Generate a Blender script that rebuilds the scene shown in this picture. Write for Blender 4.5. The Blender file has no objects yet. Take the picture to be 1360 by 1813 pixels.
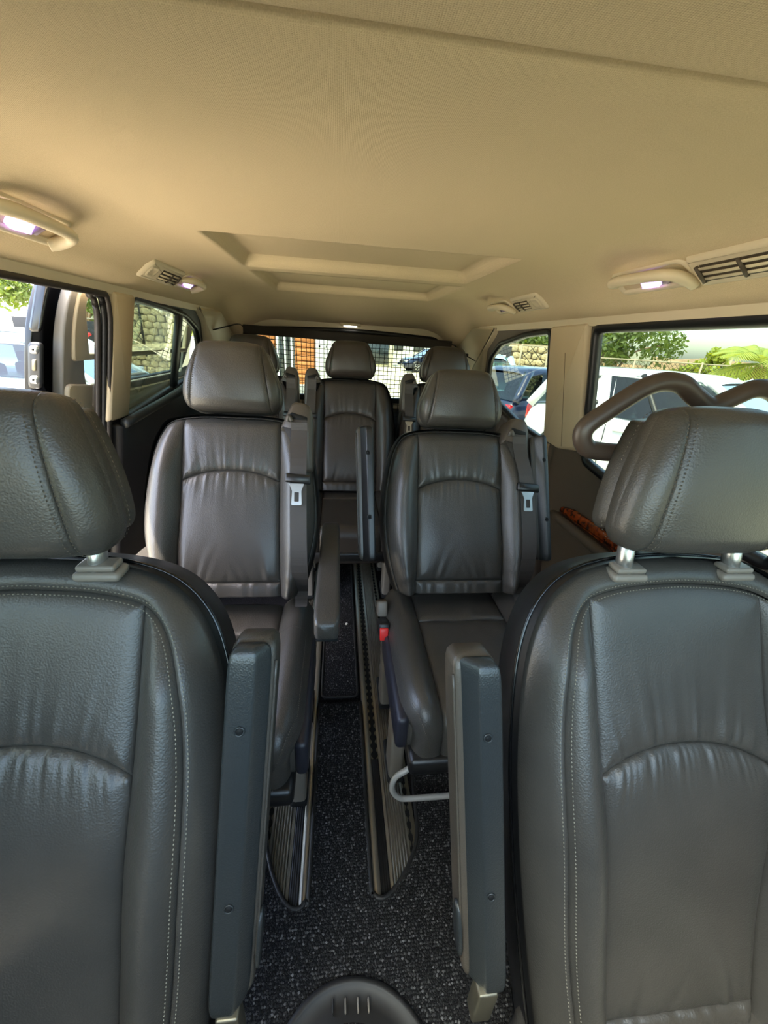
import bpy, math, random
import numpy as np
from mathutils import Matrix, Vector
random.seed(4); rng = np.random.default_rng(4)
S = bpy.context.scene
COL = S.collection
# ---------------------------------------------------------------- camera (seen from between the dashboard and the front seats, looking rearward)
cam_d = bpy.data.cameras.new('camera'); cam = bpy.data.objects.new('camera', cam_d); COL.objects.link(cam)
CAM_X = Vector((0.99306, -0.10290, 0.05697)); CAM_DOWN = Vector((0.01187, -0.39423, -0.91893)); CAM_F = Vector((0.11702, 0.91323, -0.39028))
M = Matrix.Identity(4)
for i in range(3):
    M[i][0] = CAM_X[i]; M[i][1] = -CAM_DOWN[i]; M[i][2] = -CAM_F[i]
M[2][3] = 1.3
cam.matrix_world = M
cam_d.sensor_fit = 'VERTICAL'; cam_d.sensor_height = 36; cam_d.lens = 710 / 1813 * 36; cam_d.clip_start = .01; cam_d.clip_end = 500
S.camera = cam
# ---------------------------------------------------------------- sky, sun, exposure
SUN = Vector((-.36, -.24, .90)).normalized()
w = bpy.data.worlds.new('sky'); S.world = w; w.use_nodes = True
nt = w.node_tree; bg = nt.nodes['Background']; sk = nt.nodes.new('ShaderNodeTexSky')
sk.sky_type = 'NISHITA'; sk.sun_disc = False; sk.sun_elevation = math.asin(SUN.z); sk.sun_rotation = math.atan2(SUN.x, SUN.y)
sk.air_density = 1.0; sk.dust_density = 2.6; sk.ozone_density = 1.0
nt.links.new(sk.outputs[0], bg.inputs[0]); bg.inputs[1].default_value = .42
sd = bpy.data.lights.new('sun', 'SUN'); sd.energy = 5.2; sd.angle = math.radians(.6); sd.color = (1, .93, .80)
so = bpy.data.objects.new('sun', sd); COL.objects.link(so); so.rotation_euler = SUN.to_track_quat('Z', 'Y').to_euler(); so.location = (-4, -5, 9)
S.view_settings.view_transform = 'Standard'; S.view_settings.look = 'None'; S.view_settings.gamma = 1; S.view_settings.use_curve_mapping = False
S.view_settings.exposure = 2.1
S.cycles.max_bounces = 14; S.cycles.diffuse_bounces = 8; S.cycles.glossy_bounces = 4; S.cycles.transparent_max_bounces = 24
# ---------------------------------------------------------------- materials
def lin(c):
    c = [x / 255 for x in c]
    return tuple((x / 12.92 if x <= .04045 else ((x + .055) / 1.055) ** 2.4) for x in c) + (1,)
def mat(name, rgb, rough=.6, metal=0, bump=None, var=None, spec=.5, coat=0, sheen=0, col_attr=None, emit=None):
    """bump = (kind, scale, strength, distance); var = (scale, second rgb, low, high) mixes a second colour by noise"""
    m = bpy.data.materials.new(name); m.use_nodes = True; n = m.node_tree; b = n.nodes['Principled BSDF']
    b.inputs['Base Color'].default_value = lin(rgb); b.inputs['Roughness'].default_value = rough; b.inputs['Metallic'].default_value = metal
    b.inputs['Specular IOR Level'].default_value = spec; b.inputs['Coat Weight'].default_value = coat; b.inputs['Sheen Weight'].default_value = sheen
    tc = n.nodes.new('ShaderNodeTexCoord')
    if var:
        no = n.nodes.new('ShaderNodeTexNoise'); no.inputs['Scale'].default_value = var[0]; no.inputs['Detail'].default_value = 5
        n.links.new(tc.outputs['Object'], no.inputs['Vector'])
        rp = n.nodes.new('ShaderNodeValToRGB'); rp.color_ramp.elements[0].position = var[2]; rp.color_ramp.elements[1].position = var[3]
        rp.color_ramp.elements[0].color = lin(rgb); rp.color_ramp.elements[1].color = lin(var[1])
        n.links.new(no.outputs['Fac'], rp.inputs[0]); n.links.new(rp.outputs[0], b.inputs['Base Color'])
    if col_attr:
        at = n.nodes.new('ShaderNodeAttribute'); at.attribute_name = col_attr; n.links.new(at.outputs['Color'], b.inputs['Base Color'])
    if bump:
        k, sc, st, di = bump
        if k == 'voronoi':
            tx = n.nodes.new('ShaderNodeTexVoronoi'); tx.feature = 'SMOOTH_F1'; tx.inputs['Scale'].default_value = sc; out = tx.outputs['Distance']
            n.links.new(tc.outputs['Object'], tx.inputs['Vector'])
        elif k == 'weave':
            w1 = n.nodes.new('ShaderNodeTexWave'); w2 = n.nodes.new('ShaderNodeTexWave')
            w1.bands_direction = 'X'; w2.bands_direction = 'Y'
            for q in (w1, w2):
                q.inputs['Scale'].default_value = sc; q.inputs['Distortion'].default_value = .6; n.links.new(tc.outputs['Object'], q.inputs['Vector'])
            tx = n.nodes.new('ShaderNodeMath'); tx.operation = 'MULTIPLY'
            n.links.new(w1.outputs['Fac'], tx.inputs[0]); n.links.new(w2.outputs['Fac'], tx.inputs[1]); out = tx.outputs[0]
        else:
            tx = n.nodes.new('ShaderNodeTexNoise'); tx.inputs['Scale'].default_value = sc; tx.inputs['Detail'].default_value = 6; out = tx.outputs['Fac']
            n.links.new(tc.outputs['Object'], tx.inputs['Vector'])
        bp = n.nodes.new('ShaderNodeBump'); bp.inputs['Strength'].default_value = st; bp.inputs['Distance'].default_value = di
        n.links.new(out, bp.inputs['Height']); n.links.new(bp.outputs[0], b.inputs['Normal'])
    if emit:
        b.inputs['Emission Color'].default_value = lin(emit[0]); b.inputs['Emission Strength'].default_value = emit[1]
    return m
def glass(name, rgb, refl=1.0, rough=0.02):
    """thin pane: tinted straight-through light plus a fresnel reflection"""
    m = bpy.data.materials.new(name); m.use_nodes = True; n = m.node_tree; n.nodes.clear()
    o = n.nodes.new('ShaderNodeOutputMaterial'); t = n.nodes.new('ShaderNodeBsdfTransparent'); g = n.nodes.new('ShaderNodeBsdfGlossy'); mx = n.nodes.new('ShaderNodeMixShader')
    fr = n.nodes.new('ShaderNodeFresnel'); fr.inputs[0].default_value = 1.45; mu = n.nodes.new('ShaderNodeMath'); mu.operation = 'MULTIPLY'; mu.inputs[1].default_value = refl
    t.inputs[0].default_value = lin(rgb); g.inputs['Roughness'].default_value = rough
    n.links.new(fr.outputs[0], mu.inputs[0]); n.links.new(mu.outputs[0], mx.inputs[0]); n.links.new(t.outputs[0], mx.inputs[1]); n.links.new(g.outputs[0], mx.inputs[2]); n.links.new(mx.outputs[0], o.inputs[0])
    return m
LEATHER = mat('leather_charcoal', (69, 65, 60), .36, bump=('voronoi', 380, .36, .0011), spec=.5, var=(9, (61, 58, 54), .3, .7))
PAD_LIT = mat('armrest_pad_lit', (76, 68, 59), .42, bump=('voronoi', 380, .28, .0011))  # leather lightened and browned to imitate warm daylight from the open door
LEATHER_B = mat('leather_brown_grey', (56, 50, 45), .40, bump=('voronoi', 380, .28, .0011), spec=.5, var=(8, (50, 44, 40), .3, .7))
ARMPLASTIC = mat('grained_plastic', (44, 47, 48), .33, bump=('voronoi', 420, .35, .001))
BLACKPL = mat('black_plastic', (22, 22, 23), .38, bump=('noise', 500, .1, .0006))
GLOSSBLK = mat('gloss_black', (12, 12, 13), .15)
GUIDEPL = mat('taupe_plastic', (74, 67, 60), .42, bump=('noise', 600, .12, .0006))
GREYPL = mat('grey_plastic', (120, 112, 102), .45, bump=('noise', 600, .12, .0006))
STITCH = mat('stitch_thread', (128, 122, 108), .8)
STITCHD = mat('stitch_thread_dark', (84, 76, 66), .8)
BEIGE = mat('headliner_fabric', (214, 193, 158), .95, bump=('weave', 160, .35, .0012), var=(700, (202, 181, 146), .35, .65), spec=.1)
BEIGE_PL = mat('beige_plastic', (206, 190, 160), .5, bump=('noise', 700, .08, .0005))
BEIGE_DK = mat('beige_pillar_fabric', (196, 178, 148), .8, bump=('noise', 500, .12, .0006), spec=.2)
TAUPE = mat('taupe_panel', (92, 80, 68), .55, bump=('noise', 500, .15, .0008))
DARKPANEL = mat('dark_panel', (34, 32, 33), .5, bump=('noise', 400, .15, .0008))
RUBBER = mat('black_rubber', (26, 25, 25), .55, bump=('noise', 300, .1, .0006))
SEAL = mat('door_seal_rubber', (44, 38, 34), .5)
CARPET = mat('carpet_dark', (26, 25, 27), .95, bump=('noise', 420, .9, .003), var=(330, (98, 95, 94), .56, .72), spec=.1)
PILE = mat('carpet_pile', (30, 30, 31), .9, col_attr='fleck', spec=.15)
ALU = mat('brushed_aluminium', (178, 172, 158), .32, .85, bump=('noise', 260, .06, .0004))
ALU_D = mat('dull_aluminium', (122, 116, 100), .42, .8)
STEEL = mat('steel', (190, 190, 188), .28, .9)
PAINTSTEEL = mat('grey_painted_steel', (170, 168, 164), .35, .2)
BELT = mat('belt_webbing', (66, 60, 56), .6, bump=('weave', 420, .4, .0006))
RED = mat('red_button', (214, 44, 40), .4)
WOOD = mat('burl_wood', (150, 66, 24), .25, var=(60, (52, 18, 8), .40, .66), coat=.5)
NETM = mat('net_cord', (24, 22, 21), .8)
NETBAR = mat('net_bar_fabric', (38, 33, 30), .75, bump=('weave', 300, .3, .0006))
CARBLACK = mat('black_car_paint', (8, 8, 11), .2, spec=.35, coat=.15)
LAMP = mat('lamp_lens_lit', (220, 200, 250), .2, emit=((190, 150, 255), .75))
LAMPOFF = mat('lamp_lens_clear', (170, 150, 170), .15)
LAMPW = mat('lamp_lens_white', (240, 235, 225), .2, emit=((255, 248, 235), 1.5))
GLASS = glass('green_tinted_glass', (142, 153, 138))
GLASS_LIGHT = glass('pale_side_glass', (206, 220, 206), .5)
GLASS_CLEAR = glass('windscreen_glass', (234, 245, 230))
SILL = mat('sill_dark', (40, 42, 42), .45)
PAPER = mat('paper_scrap', (225, 220, 205), .8)
TRIMGREY = mat('grey_door_trim', (150, 146, 140), .6, bump=('noise', 500, .1, .0005))
# ---------------------------------------------------------------- helpers
def link(name, me, m=None, parent=None, kind=None):
    o = bpy.data.objects.new(name, me); COL.objects.link(o)
    if m is not None and not me.materials: me.materials.append(m)
    if parent is not None: o.parent = parent
    if kind: o['kind'] = kind
    return o
def raw(name, V, F, smooth=True):
    me = bpy.data.meshes.new(name); me.from_pydata([tuple(map(float, v)) for v in V], [], [tuple(map(int, f)) for f in F]); me.update()
    if smooth: me.shade_smooth()
    return me
def mk(name, V, F, m, parent=None, smooth=True, kind=None):
    return link(name, raw(name, V, F, smooth), m, parent, kind)
def thing(name, label, cat, loc=(0, 0, 0), rz=0, group=None):
    o = bpy.data.objects.new(name, None); COL.objects.link(o); o.location = loc; o.rotation_euler = (0, 0, rz); o['label'] = label; o['category'] = cat
    if group: o['group'] = group
    o.empty_display_size = .1
    return o
def tag(o, label, cat, group=None, kind=None):
    o['label'] = label; o['category'] = cat
    if group: o['group'] = group
    if kind: o['kind'] = kind
    return o
def struct(name, V, F, m, smooth=True):
    o = mk(name, V, F, m, None, smooth); o['kind'] = 'structure'; return o
def gridfaces(m, n, wrap=False, off=0):
    F = []
    for i in range(m - 1):
        for j in range(n if wrap else n - 1):
            a = off + i * n + j; b = off + i * n + (j + 1) % n
            F.append((a, b, b + n, a + n))
    return F
def catmull(P, n, closed=False):
    P = np.asarray(P, float); k = len(P); out = []
    segs = k if closed else k - 1
    for i in range(segs):
        if closed: p0, p1, p2, p3 = P[(i - 1) % k], P[i], P[(i + 1) % k], P[(i + 2) % k]
        else: p0, p1, p2, p3 = P[max(i - 1, 0)], P[i], P[i + 1], P[min(i + 2, k - 1)]
        for t in np.linspace(0, 1, n, endpoint=False):
            out.append(.5 * ((2 * p1) + (-p0 + p2) * t + (2 * p0 - 5 * p1 + 4 * p2 - p3) * t * t + (-p0 + 3 * p1 - 3 * p2 + p3) * t ** 3))
    if not closed: out.append(P[-1])
    return np.array(out)
def resample(P, n):
    P = np.asarray(P, float); d = np.r_[0, np.cumsum(np.linalg.norm(np.diff(P, axis=0), axis=1))]; t = np.linspace(0, d[-1], n)
    return np.stack([np.interp(t, d, P[:, k]) for k in range(P.shape[1])], 1)
def tube_geo(P, r, seg=8, closed=False, flat=1.0, cap=True):
    P = np.asarray(P, float); n = len(P); r = np.broadcast_to(np.asarray(r, float), (n,))
    T = np.gradient(P, axis=0) if not closed else np.roll(P, -1, 0) - np.roll(P, 1, 0)
    T /= np.linalg.norm(T, axis=1)[:, None] + 1e-12
    up = np.array([0, 0, 1.]) if abs(T[0][2]) < .9 else np.array([1., 0, 0])
    N = np.cross(up, T[0]); N /= np.linalg.norm(N); V = []
    for i in range(n):
        N = N - T[i] * (N @ T[i]); N /= np.linalg.norm(N) + 1e-12; B = np.cross(T[i], N)
        for k in range(seg):
            a = 2 * math.pi * k / seg; V.append(P[i] + r[i] * (math.cos(a) * N + flat * math.sin(a) * B))
    F = gridfaces(n, seg, True)
    if closed: F += [((n - 1) * seg + k, (n - 1) * seg + (k + 1) % seg, (k + 1) % seg, k) for k in range(seg)]
    elif cap: F += [tuple(range(seg))[::-1], tuple(range((n - 1) * seg, n * seg))]
    return V, F
def tube(name, P, r, m, parent=None, seg=8, closed=False, flat=1.0, kind=None):
    V, F = tube_geo(P, r, seg, closed, flat); return mk(name, V, F, m, parent, kind=kind)
def join(parts):
    V = []; F = []
    for v, f in parts:
        o = len(V); V += list(v); F += [tuple(i + o for i in q) for q in f]
    return V, F
def rbox_geo(sx, sy, sz, b=.006, seg=2, c=(0, 0, 0)):
    """rounded box: lofted rounded-rectangle sections"""
    def ring(hx, hy, r, z):
        out = []
        for cxx, cyy, a0 in ((hx - r, hy - r, 0), (-hx + r, hy - r, 90), (-hx + r, -hy + r, 180), (hx - r, -hy + r, 270)):
            for k in range(seg + 1):
                a = math.radians(a0 + 90 * k / seg); out.append((c[0] + cxx + r * math.cos(a), c[1] + cyy + r * math.sin(a), c[2] + z))
        return out
    b = min(b, sx / 2.01, sy / 2.01, sz / 2.01); rings = []
    for k in range(seg + 1):
        a = math.pi / 2 * k / seg; rings.append(ring(sx / 2 - b + b * math.sin(a), sy / 2 - b + b * math.sin(a), max(b * math.sin(a), 1e-5), -sz / 2 + b - b * math.cos(a)))
    for k in range(seg + 1):
        a = math.pi / 2 * k / seg; rings.append(ring(sx / 2 - b + b * math.cos(a), sy / 2 - b + b * math.cos(a), max(b * math.cos(a), 1e-5), sz / 2 - b + b * math.sin(a)))
    n = len(rings[0]); V = [p for r in rings for p in r]
    return V, gridfaces(len(rings), n, True) + [tuple(range(n))[::-1], tuple(range(len(V) - n, len(V)))]
def rbox(name, size, m, parent=None, b=.006, c=(0, 0, 0), rot=None, seg=2):
    V, F = rbox_geo(*size, b, seg); V = np.array(V)
    if rot is not None: V = V @ np.array(Matrix.Rotation(rot[1], 3, rot[0])).T
    return mk(name, V + np.array(c), F, m, parent)
def disc_geo(c, nrm, r, seg=14, depth=.002):
    n = Vector(nrm).normalized(); a = n.orthogonal().normalized(); b = n.cross(a); c = Vector(c)
    V = [c + a * r * math.cos(2 * math.pi * k / seg) + b * r * math.sin(2 * math.pi * k / seg) for k in range(seg)]
    V += [v - n * depth for v in V]
    return [tuple(v) for v in V], [tuple(range(seg))] + [(k, k + seg, (k + 1) % seg + seg, (k + 1) % seg) for k in range(seg)]
def offset_poly(P, d):
    """move a closed polygon inward by d (2D)"""
    P = np.asarray(P, float); T = np.roll(P, -1, 0) - np.roll(P, 1, 0); T /= np.linalg.norm(T, axis=1)[:, None] + 1e-12
    N = np.stack([-T[:, 1], T[:, 0]], 1)
    area = .5 * np.sum(P[:, 0] * np.roll(P[:, 1], -1) - np.roll(P[:, 0], -1) * P[:, 1])
    return P + N * d * (1 if area > 0 else -1)
def ring_loft(P, steps, to3, cap0=False, cap1=True):
    V = []
    for ins, h in steps: V += [to3(p[0], p[1], h) for p in offset_poly(P, ins)]
    n = len(P); F = gridfaces(len(steps), n, True)
    if cap0: F.append(tuple(range(n))[::-1])
    if cap1: F.append(tuple(range(len(V) - n, len(V))))
    return V, F
def roundpoly(P, r, seg=5):
    """round the corners of a closed polygon; r scalar or list"""
    P = [np.array(p, float) for p in P]; n = len(P); out = []
    for i in range(n):
        p, a, b = P[i], P[i - 1], P[(i + 1) % n]; ri = r[i] if hasattr(r, '__len__') else r
        da = (a - p); db = (b - p); la, lb = max(np.linalg.norm(da), 1e-9), max(np.linalg.norm(db), 1e-9); k = min(ri, la * .49, lb * .49)
        A = p + da / la * k; B = p + db / lb * k
        for t in np.linspace(0, 1, seg + 1): out.append((1 - t) ** 2 * A + 2 * t * (1 - t) * p + t * t * B)
    return np.array(out)
def plate(name, outer, holes, thick, m, to3, parent=None, bevel=0.0, kind=None):
    """flat plate with holes, in plane coordinates (a, b), thickness along n; to3(a, b, n)"""
    cu = bpy.data.curves.new(name, 'CURVE'); cu.dimensions = '2D'; cu.fill_mode = 'BOTH'; cu.extrude = thick / 2; cu.bevel_depth = bevel; cu.bevel_resolution = 1
    for poly in [outer] + list(holes):
        sp = cu.splines.new('POLY'); sp.points.add(len(poly) - 1); sp.use_cyclic_u = True
        for q, p in zip(sp.points, poly): q.co = (p[0], p[1], 0, 1)
    tmp = bpy.data.objects.new('tmp', cu); COL.objects.link(tmp); dg = bpy.context.evaluated_depsgraph_get(); dg.update()
    me = bpy.data.meshes.new_from_object(tmp.evaluated_get(dg)); bpy.data.objects.remove(tmp); bpy.data.curves.remove(cu)
    me.name = name; me.materials.clear()
    for v in me.vertices: v.co = to3(v.co.x, v.co.y, v.co.z)
    me.update()
    return link(name, me, m, parent, kind)
def poly_face(name, P, m, to3, parent=None, n=0.0):
    return mk(name, [to3(p[0], p[1], n) for p in P], [tuple(range(len(P)))], m, parent, False)
def smooth01(t): t = np.clip(t, 0, 1); return t * t * (3 - 2 * t)
LWALL = lambda y, z, n=0.0: (-.68 - .23 * (1.39 - z) - n, y, z)
RWALL = lambda y, z, n=0.0: (.82 + .20 * (1.385 - z) + n, y, z)
XC = .07
# ================================================================ SETTING: floor, walls, ceiling
struct('floor', [(-.95, -1.1, -.012), (1.1, -1.1, -.012), (1.1, 3.15, -.012), (-.95, 3.15, -.012), (-.95, -1.1, -.04), (1.1, -1.1, -.04), (1.1, 3.15, -.04), (-.95, 3.15, -.04)],
       [(0, 1, 2, 3), (7, 6, 5, 4), (0, 4, 5, 1), (1, 5, 6, 2), (2, 6, 7, 3), (3, 7, 4, 0)], CARPET, False)
RECESS = [(-.335, .478, 1.19, 1.70), (-.335, .490, 1.80, 2.46)]
def ceil_z(x, y):
    t = np.clip((np.abs(x - XC) - .48) / .27, 0, 1.05); z = 1.52 - .115 * t ** 2.0
    z = z - .125 * smooth01((y - 2.45) / .62)
    for x0, x1, y0, y1 in RECESS:
        d = np.minimum(np.minimum(x - x0, x1 - x), np.minimum(y - y0, y1 - y)); z = z + .036 * np.clip(d / .022, 0, 1)
    z = z - .016 * np.exp(-((np.abs(x - XC) - .70) / .035) ** 2)          # roll along the roof rails
    return z
def ceil_sheet(name, ya, yb, lift=None):
    xs = set(np.round(np.linspace(-.705, .845, 62), 4)); ys = set(np.round(np.linspace(ya, yb, 60), 4))
    for x0, x1, y0, y1 in RECESS:
        for a in (x0, x0 + .011, x0 + .022, x1 - .022, x1 - .011, x1): xs.add(round(a, 4))
        for a in (y0, y0 + .011, y0 + .022, y1 - .022, y1 - .011, y1):
            if ya < a < yb: ys.add(round(a, 4))
    if lift is not None:
        for a in (.002, .005, .009, .014): ys.add(round(ya + a, 4)); ys.add(round(yb - a, 4))
    xs = np.array(sorted(xs)); ys = np.array(sorted(ys)); X, Y = np.meshgrid(xs, ys); Z = ceil_z(X, Y)
    if lift == 'rear': Z = Z + .016 * np.exp(-(Y - ya) / .006)
    if lift == 'front': Z = Z - .004 + .018 * np.exp(-(yb - Y) / .004)
    # the seam is not quite straight across the roof: it bows forward at the middle
    V = np.stack([X, Y, Z], -1).reshape(-1, 3); n = len(xs); F = gridfaces(len(ys), n)
    top = V + np.array([0, 0, .045]); k = len(V)
    F2 = [tuple(i + k for i in f[::-1]) for f in F]
    edge = list(range(n)) + [i * n + n - 1 for i in range(1, len(ys))] + [k - 1 - i for i in range(1, n)] + [i * n for i in range(len(ys) - 2, 0, -1)]
    F3 = [(edge[i], edge[i - 1], edge[i - 1] + k, edge[i] + k) for i in range(len(edge))]
    return struct(name, np.vstack([V, top]), [f[::-1] for f in F] + F2 + F3, BEIGE)
ceil_sheet('ceiling', .425, 3.06, 'rear')
ceil_sheet('ceiling_front', -.14, .4245, 'front')
# outer roof skin so no light leaks past the headliner
struct('roof', [(-.72, -.14, 1.60), (.86, -.14, 1.60), (.86, 3.1, 1.60), (-.72, 3.1, 1.60), (-.72, -.14, 1.62), (.86, -.14, 1.62), (.86, 3.1, 1.62), (-.72, 3.1, 1.62)],
       [(0, 3, 2, 1), (4, 5, 6, 7), (0, 1, 5, 4), (1, 2, 6, 5), (2, 3, 7, 6), (3, 0, 4, 7)], CARBLACK, False)
for sx, fn in ((-1, LWALL), (1, RWALL)):
    V = []
    for y in (-.14, 3.1):
        V += [fn(y, 1.385, -.005), fn(y, 1.385, .06), (fn(y, 1.39)[0] - sx * .02, y, 1.62), (fn(y, 1.39)[0] - sx * .05, y, 1.60), (fn(y, 1.41)[0] - sx * .012, y, 1.42)]
    struct('trim_left' if sx < 0 else 'trim_right', V, gridfaces(2, 5, True) + [(4, 3, 2, 1, 0), (5, 6, 7, 8, 9)], BEIGE_PL, False)
# side walls with their openings
WIN_L = [(1.572, .985), (1.572, 1.389), (1.90, 1.375), (2.10, 1.357), (2.27, 1.31), (2.352, 1.225), (2.352, 1.12), (2.30, 1.075), (1.95, 1.035)]
WIN_R = [(1.655, .93), (1.640, 1.377), (1.88, 1.366), (2.19, 1.326), (2.35, 1.25), (2.405, 1.14), (2.36, 1.05), (1.95, .955)]
WIN_RB = [(.64, .90), (.64, 1.389), (1.35, 1.385), (1.372, .93), (1.20, .90)]
WIN_RF = [(-.62, .93), (-.16, 1.36), (.50, 1.389), (.50, .92)]
DOOR_L = [(.60, .02), (.60, 1.412), (1.30, 1.415), (1.405, 1.40), (1.44, 1.33), (1.455, 1.0), (1.47, .80), (1.50, .02)]
WIN_LF = [(-.62, .93), (-.16, 1.36), (.47, 1.389), (.47, .92)]
rp = lambda P, r: roundpoly(P, r, 5)
rL, rR, rRB = rp(WIN_L, .03), rp(WIN_R, .035), rp(WIN_RB, .035)
DL = rp(DOOR_L, [.01, .01, .01, .06, .08, .02, .02, .01]); LF, RF = rp(WIN_LF, .03), rp(WIN_RF, .03)
def side(name, holes, fn, m, z1=1.43):
    o = plate(name, [(-1.1, -.04), (3.1, -.04), (3.1, z1), (-.14, z1), (-1.1, .93)], holes, .016, m, lambda a, b, n: fn(a, b, n + .012)); o['kind'] = 'structure'; return o
side('wall_left', [rL, DL, LF], LWALL, DARKPANEL); side('wall_right', [rR, rRB, RF], RWALL, TAUPE)
def window(name, P, fn, gm, seal=.012, deep=.008, m=BLACKPL):
    to3 = lambda a, b, n: fn(a, b, n)
    V, F = ring_loft(P, [(-.006, .004), (-.008, -.004), (seal * .4, -.008), (seal, .004), (seal, deep + .012), (-.006, deep + .012)], to3, False, False)
    o = struct(name, V, F, m)
    poly_face('pane', offset_poly(P, seal * .6), gm, to3, o, deep)
    return o
w1 = window('window_1', rL, LWALL, GLASS_LIGHT)
V, F = join([rbox_geo(.03, .055, .345, .004, 1)]); V = np.array(V)
mk('divider', [(LWALL(2.03 + v[1] + .0 * v[2], 1.205 + v[2], .004)[0] + v[0] * .6, 2.03 + v[1] + .16 * v[2] * -.3, 1.205 + v[2]) for v in V], F, BLACKPL, w1)
window('window_2', rR, RWALL, GLASS); window('window_3', rRB, RWALL, GLASS, .02); window('window_4', RF, RWALL, GLASS, .02); window('window_5', LF, LWALL, GLASS, .02)
# windscreen, dashboard and bulkhead in front of (behind the viewpoint of) the front seats
ws = struct('window_6', *join([tube_geo([(-.70, -.14, 1.44), (.84, -.14, 1.44)], .03), tube_geo([(-.70, -.14, 1.44), (-.86, -1.1, .93)], .035), tube_geo([(.84, -.14, 1.44), (1.0, -1.1, .93)], .035)]), BLACKPL)
mk('pane', [(-.70, -.14, 1.45), (.84, -.14, 1.45), (1.0, -1.1, .94), (-.86, -1.1, .94)], [(0, 1, 2, 3)], GLASS_CLEAR, ws, False)
V, F = rbox_geo(1.86, .52, .30, .08, 4, (XC, -.84, .80)); struct('trim_dashboard', V, F, DARKPANEL)
struct('wall_front', *rbox_geo(1.98, .04, 1.0, .01, 1, (XC, -1.10, .44)), DARKPANEL)
# rear end: tailgate frame and window
TW = rp([(-.60, .88), (-.63, 1.24), (-.56, 1.345), (XC, 1.372), (.70, 1.345), (.765, 1.24), (.74, .88)], [.04, .06, .10, .3, .10, .06, .04])
rear3 = lambda a, b, n=0.0: (a, 3.06 + n - .10 * (b - 1.0), b)
o = plate('wall_rear', [(-.97, -.04), (1.12, -.04), (.90, 1.44), (-.76, 1.44)], [TW], .05, BEIGE_PL, lambda a, b, n: rear3(a, b, n + .03)); o['kind'] = 'structure'
V, F = ring_loft(TW, [(-.004, 0), (0, -.010), (.03, -.006), (.034, .02), (.034, .05)], rear3, False, False)
w7 = struct('window_7', V, F, BLACKPL); poly_face('pane', offset_poly(TW, .02), GLASS, rear3, w7, .05)
struct('baseboard_rear', *rbox_geo(1.5, .03, .80, .01, 1, (XC, 3.03, .44)), DARKPANEL)
# pillar trims
def pillar(name, P, fn, m, th=.014, split=None):
    to3 = lambda a, b, n: fn(a, b, -n)
    V, F = ring_loft(rp(P, .012), [(-.002, -.012), (0, .004), (.003, th - .006), (.009, th)], to3, False, True)
    o = struct(name, V, F, m); return o
pl = pillar('trim_1', [(1.437, 1.00), (1.437, 1.394), (1.572, 1.394), (1.576, .995)], LWALL, BEIGE_DK)
pr_ = pillar('trim_2', [(1.385, .965), (1.372, 1.395), (1.62, 1.39), (1.665, .945), (1.55, .935)], RWALL, BEIGE_DK)
tube('trim_3', [RWALL(1.50, z, -.0145) for z in np.linspace(.955, 1.30, 12)], .0012, mat('seam_brown', (120, 104, 84), .9), seg=5)['kind'] = 'structure'  # thin darker brown seam line down the pillar trim
for nm, fn, P in (('trim_4', LWALL, [(2.36, .96), (2.40, 1.25), (2.33, 1.34), (2.20, 1.40), (3.05, 1.42), (3.05, .96)]), ('trim_5', RWALL, [(2.42, .94), (2.455, 1.16), (2.39, 1.29), (2.24, 1.365), (2.2, 1.40), (3.05, 1.42), (3.05, .94)])):
    pillar(nm, P, fn, BEIGE_PL, .02)
# lower side linings
def lining(name, P, fn, m, th=.03):
    V, F = ring_loft(rp(P, .02), [(0, -.005), (0, .012), (.006, .024), (.012, th)], lambda a, b, n: fn(a, b, -n), False, True); return struct(name, V, F, m)
lining('trim_6', [(1.53, .02), (1.50, .80), (1.48, .985), (1.56, .985), (2.0, 1.03), (2.4, 1.08), (3.02, 1.08), (3.02, .02)], LWALL, DARKPANEL)
lining('trim_7', [(.35, .02), (.35, .67), (1.52, .665), (1.60, .60), (1.66, .02)], RWALL, TAUPE)
lining('trim_8', [(1.70, .02), (1.64, .62), (1.66, .93), (2.0, .95), (2.40, 1.02), (3.02, 1.03), (3.02, .02)], RWALL, mat('rear_side_panel', (74, 66, 60), .6))
tube('trim_9', catmull([LWALL(1.50, .985, -.032), LWALL(1.95, 1.03, -.036), LWALL(2.35, 1.09, -.034), LWALL(2.8, 1.10, -.03)], 6), .017, SILL, seg=8)['kind'] = 'structure'
# burl wood strip with the armrest ledge below it
V, F = ring_loft(rp([(.30, .675), (.30, .735), (1.40, .722), (1.49, .700), (1.50, .672)], .02), [(0, -.005), (0, .005), (.006, .012), (.014, .013)], lambda a, b, n: RWALL(a, b, -n - .004), False, True)
struct('trim_10', V, F, WOOD)
tube('trim_11', [RWALL(y, .652, -.03) for y in np.linspace(.3, 1.52, 20)], .02, TAUPE, seg=10)['kind'] = 'structure'
tube('trim_12', catmull([RWALL(1.575, .945, -.03), RWALL(1.60, .88, -.03), RWALL(1.63, .78, -.03), RWALL(1.64, .68, -.03), RWALL(1.67, .56, -.03)], 6), .006, mat('piping_tan', (150, 128, 102), .6), seg=7)['kind'] = 'structure'
# rubber seal round the sliding door opening: two beads
for k, (ins, nn, rr, mm) in enumerate(((.004, -.002, .009, SEAL), (.016, .008, .008, RUBBER), (.028, .020, .009, SEAL))):
    P = offset_poly(DL, ins); P3 = np.array([LWALL(p[0], min(p[1], 1.382 - .004 * k), nn) for p in P if (p[0] > 1.33 or k == 0) and p[1] > .1])
    tube('trim_%d' % (13 + k), P3, rr, mm, seg=8)['kind'] = 'structure'
struct('trim_16', *rbox_geo(.10, .92, .03, .01, 2, (-.93, 1.05, .0)), ALU_D)
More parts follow.
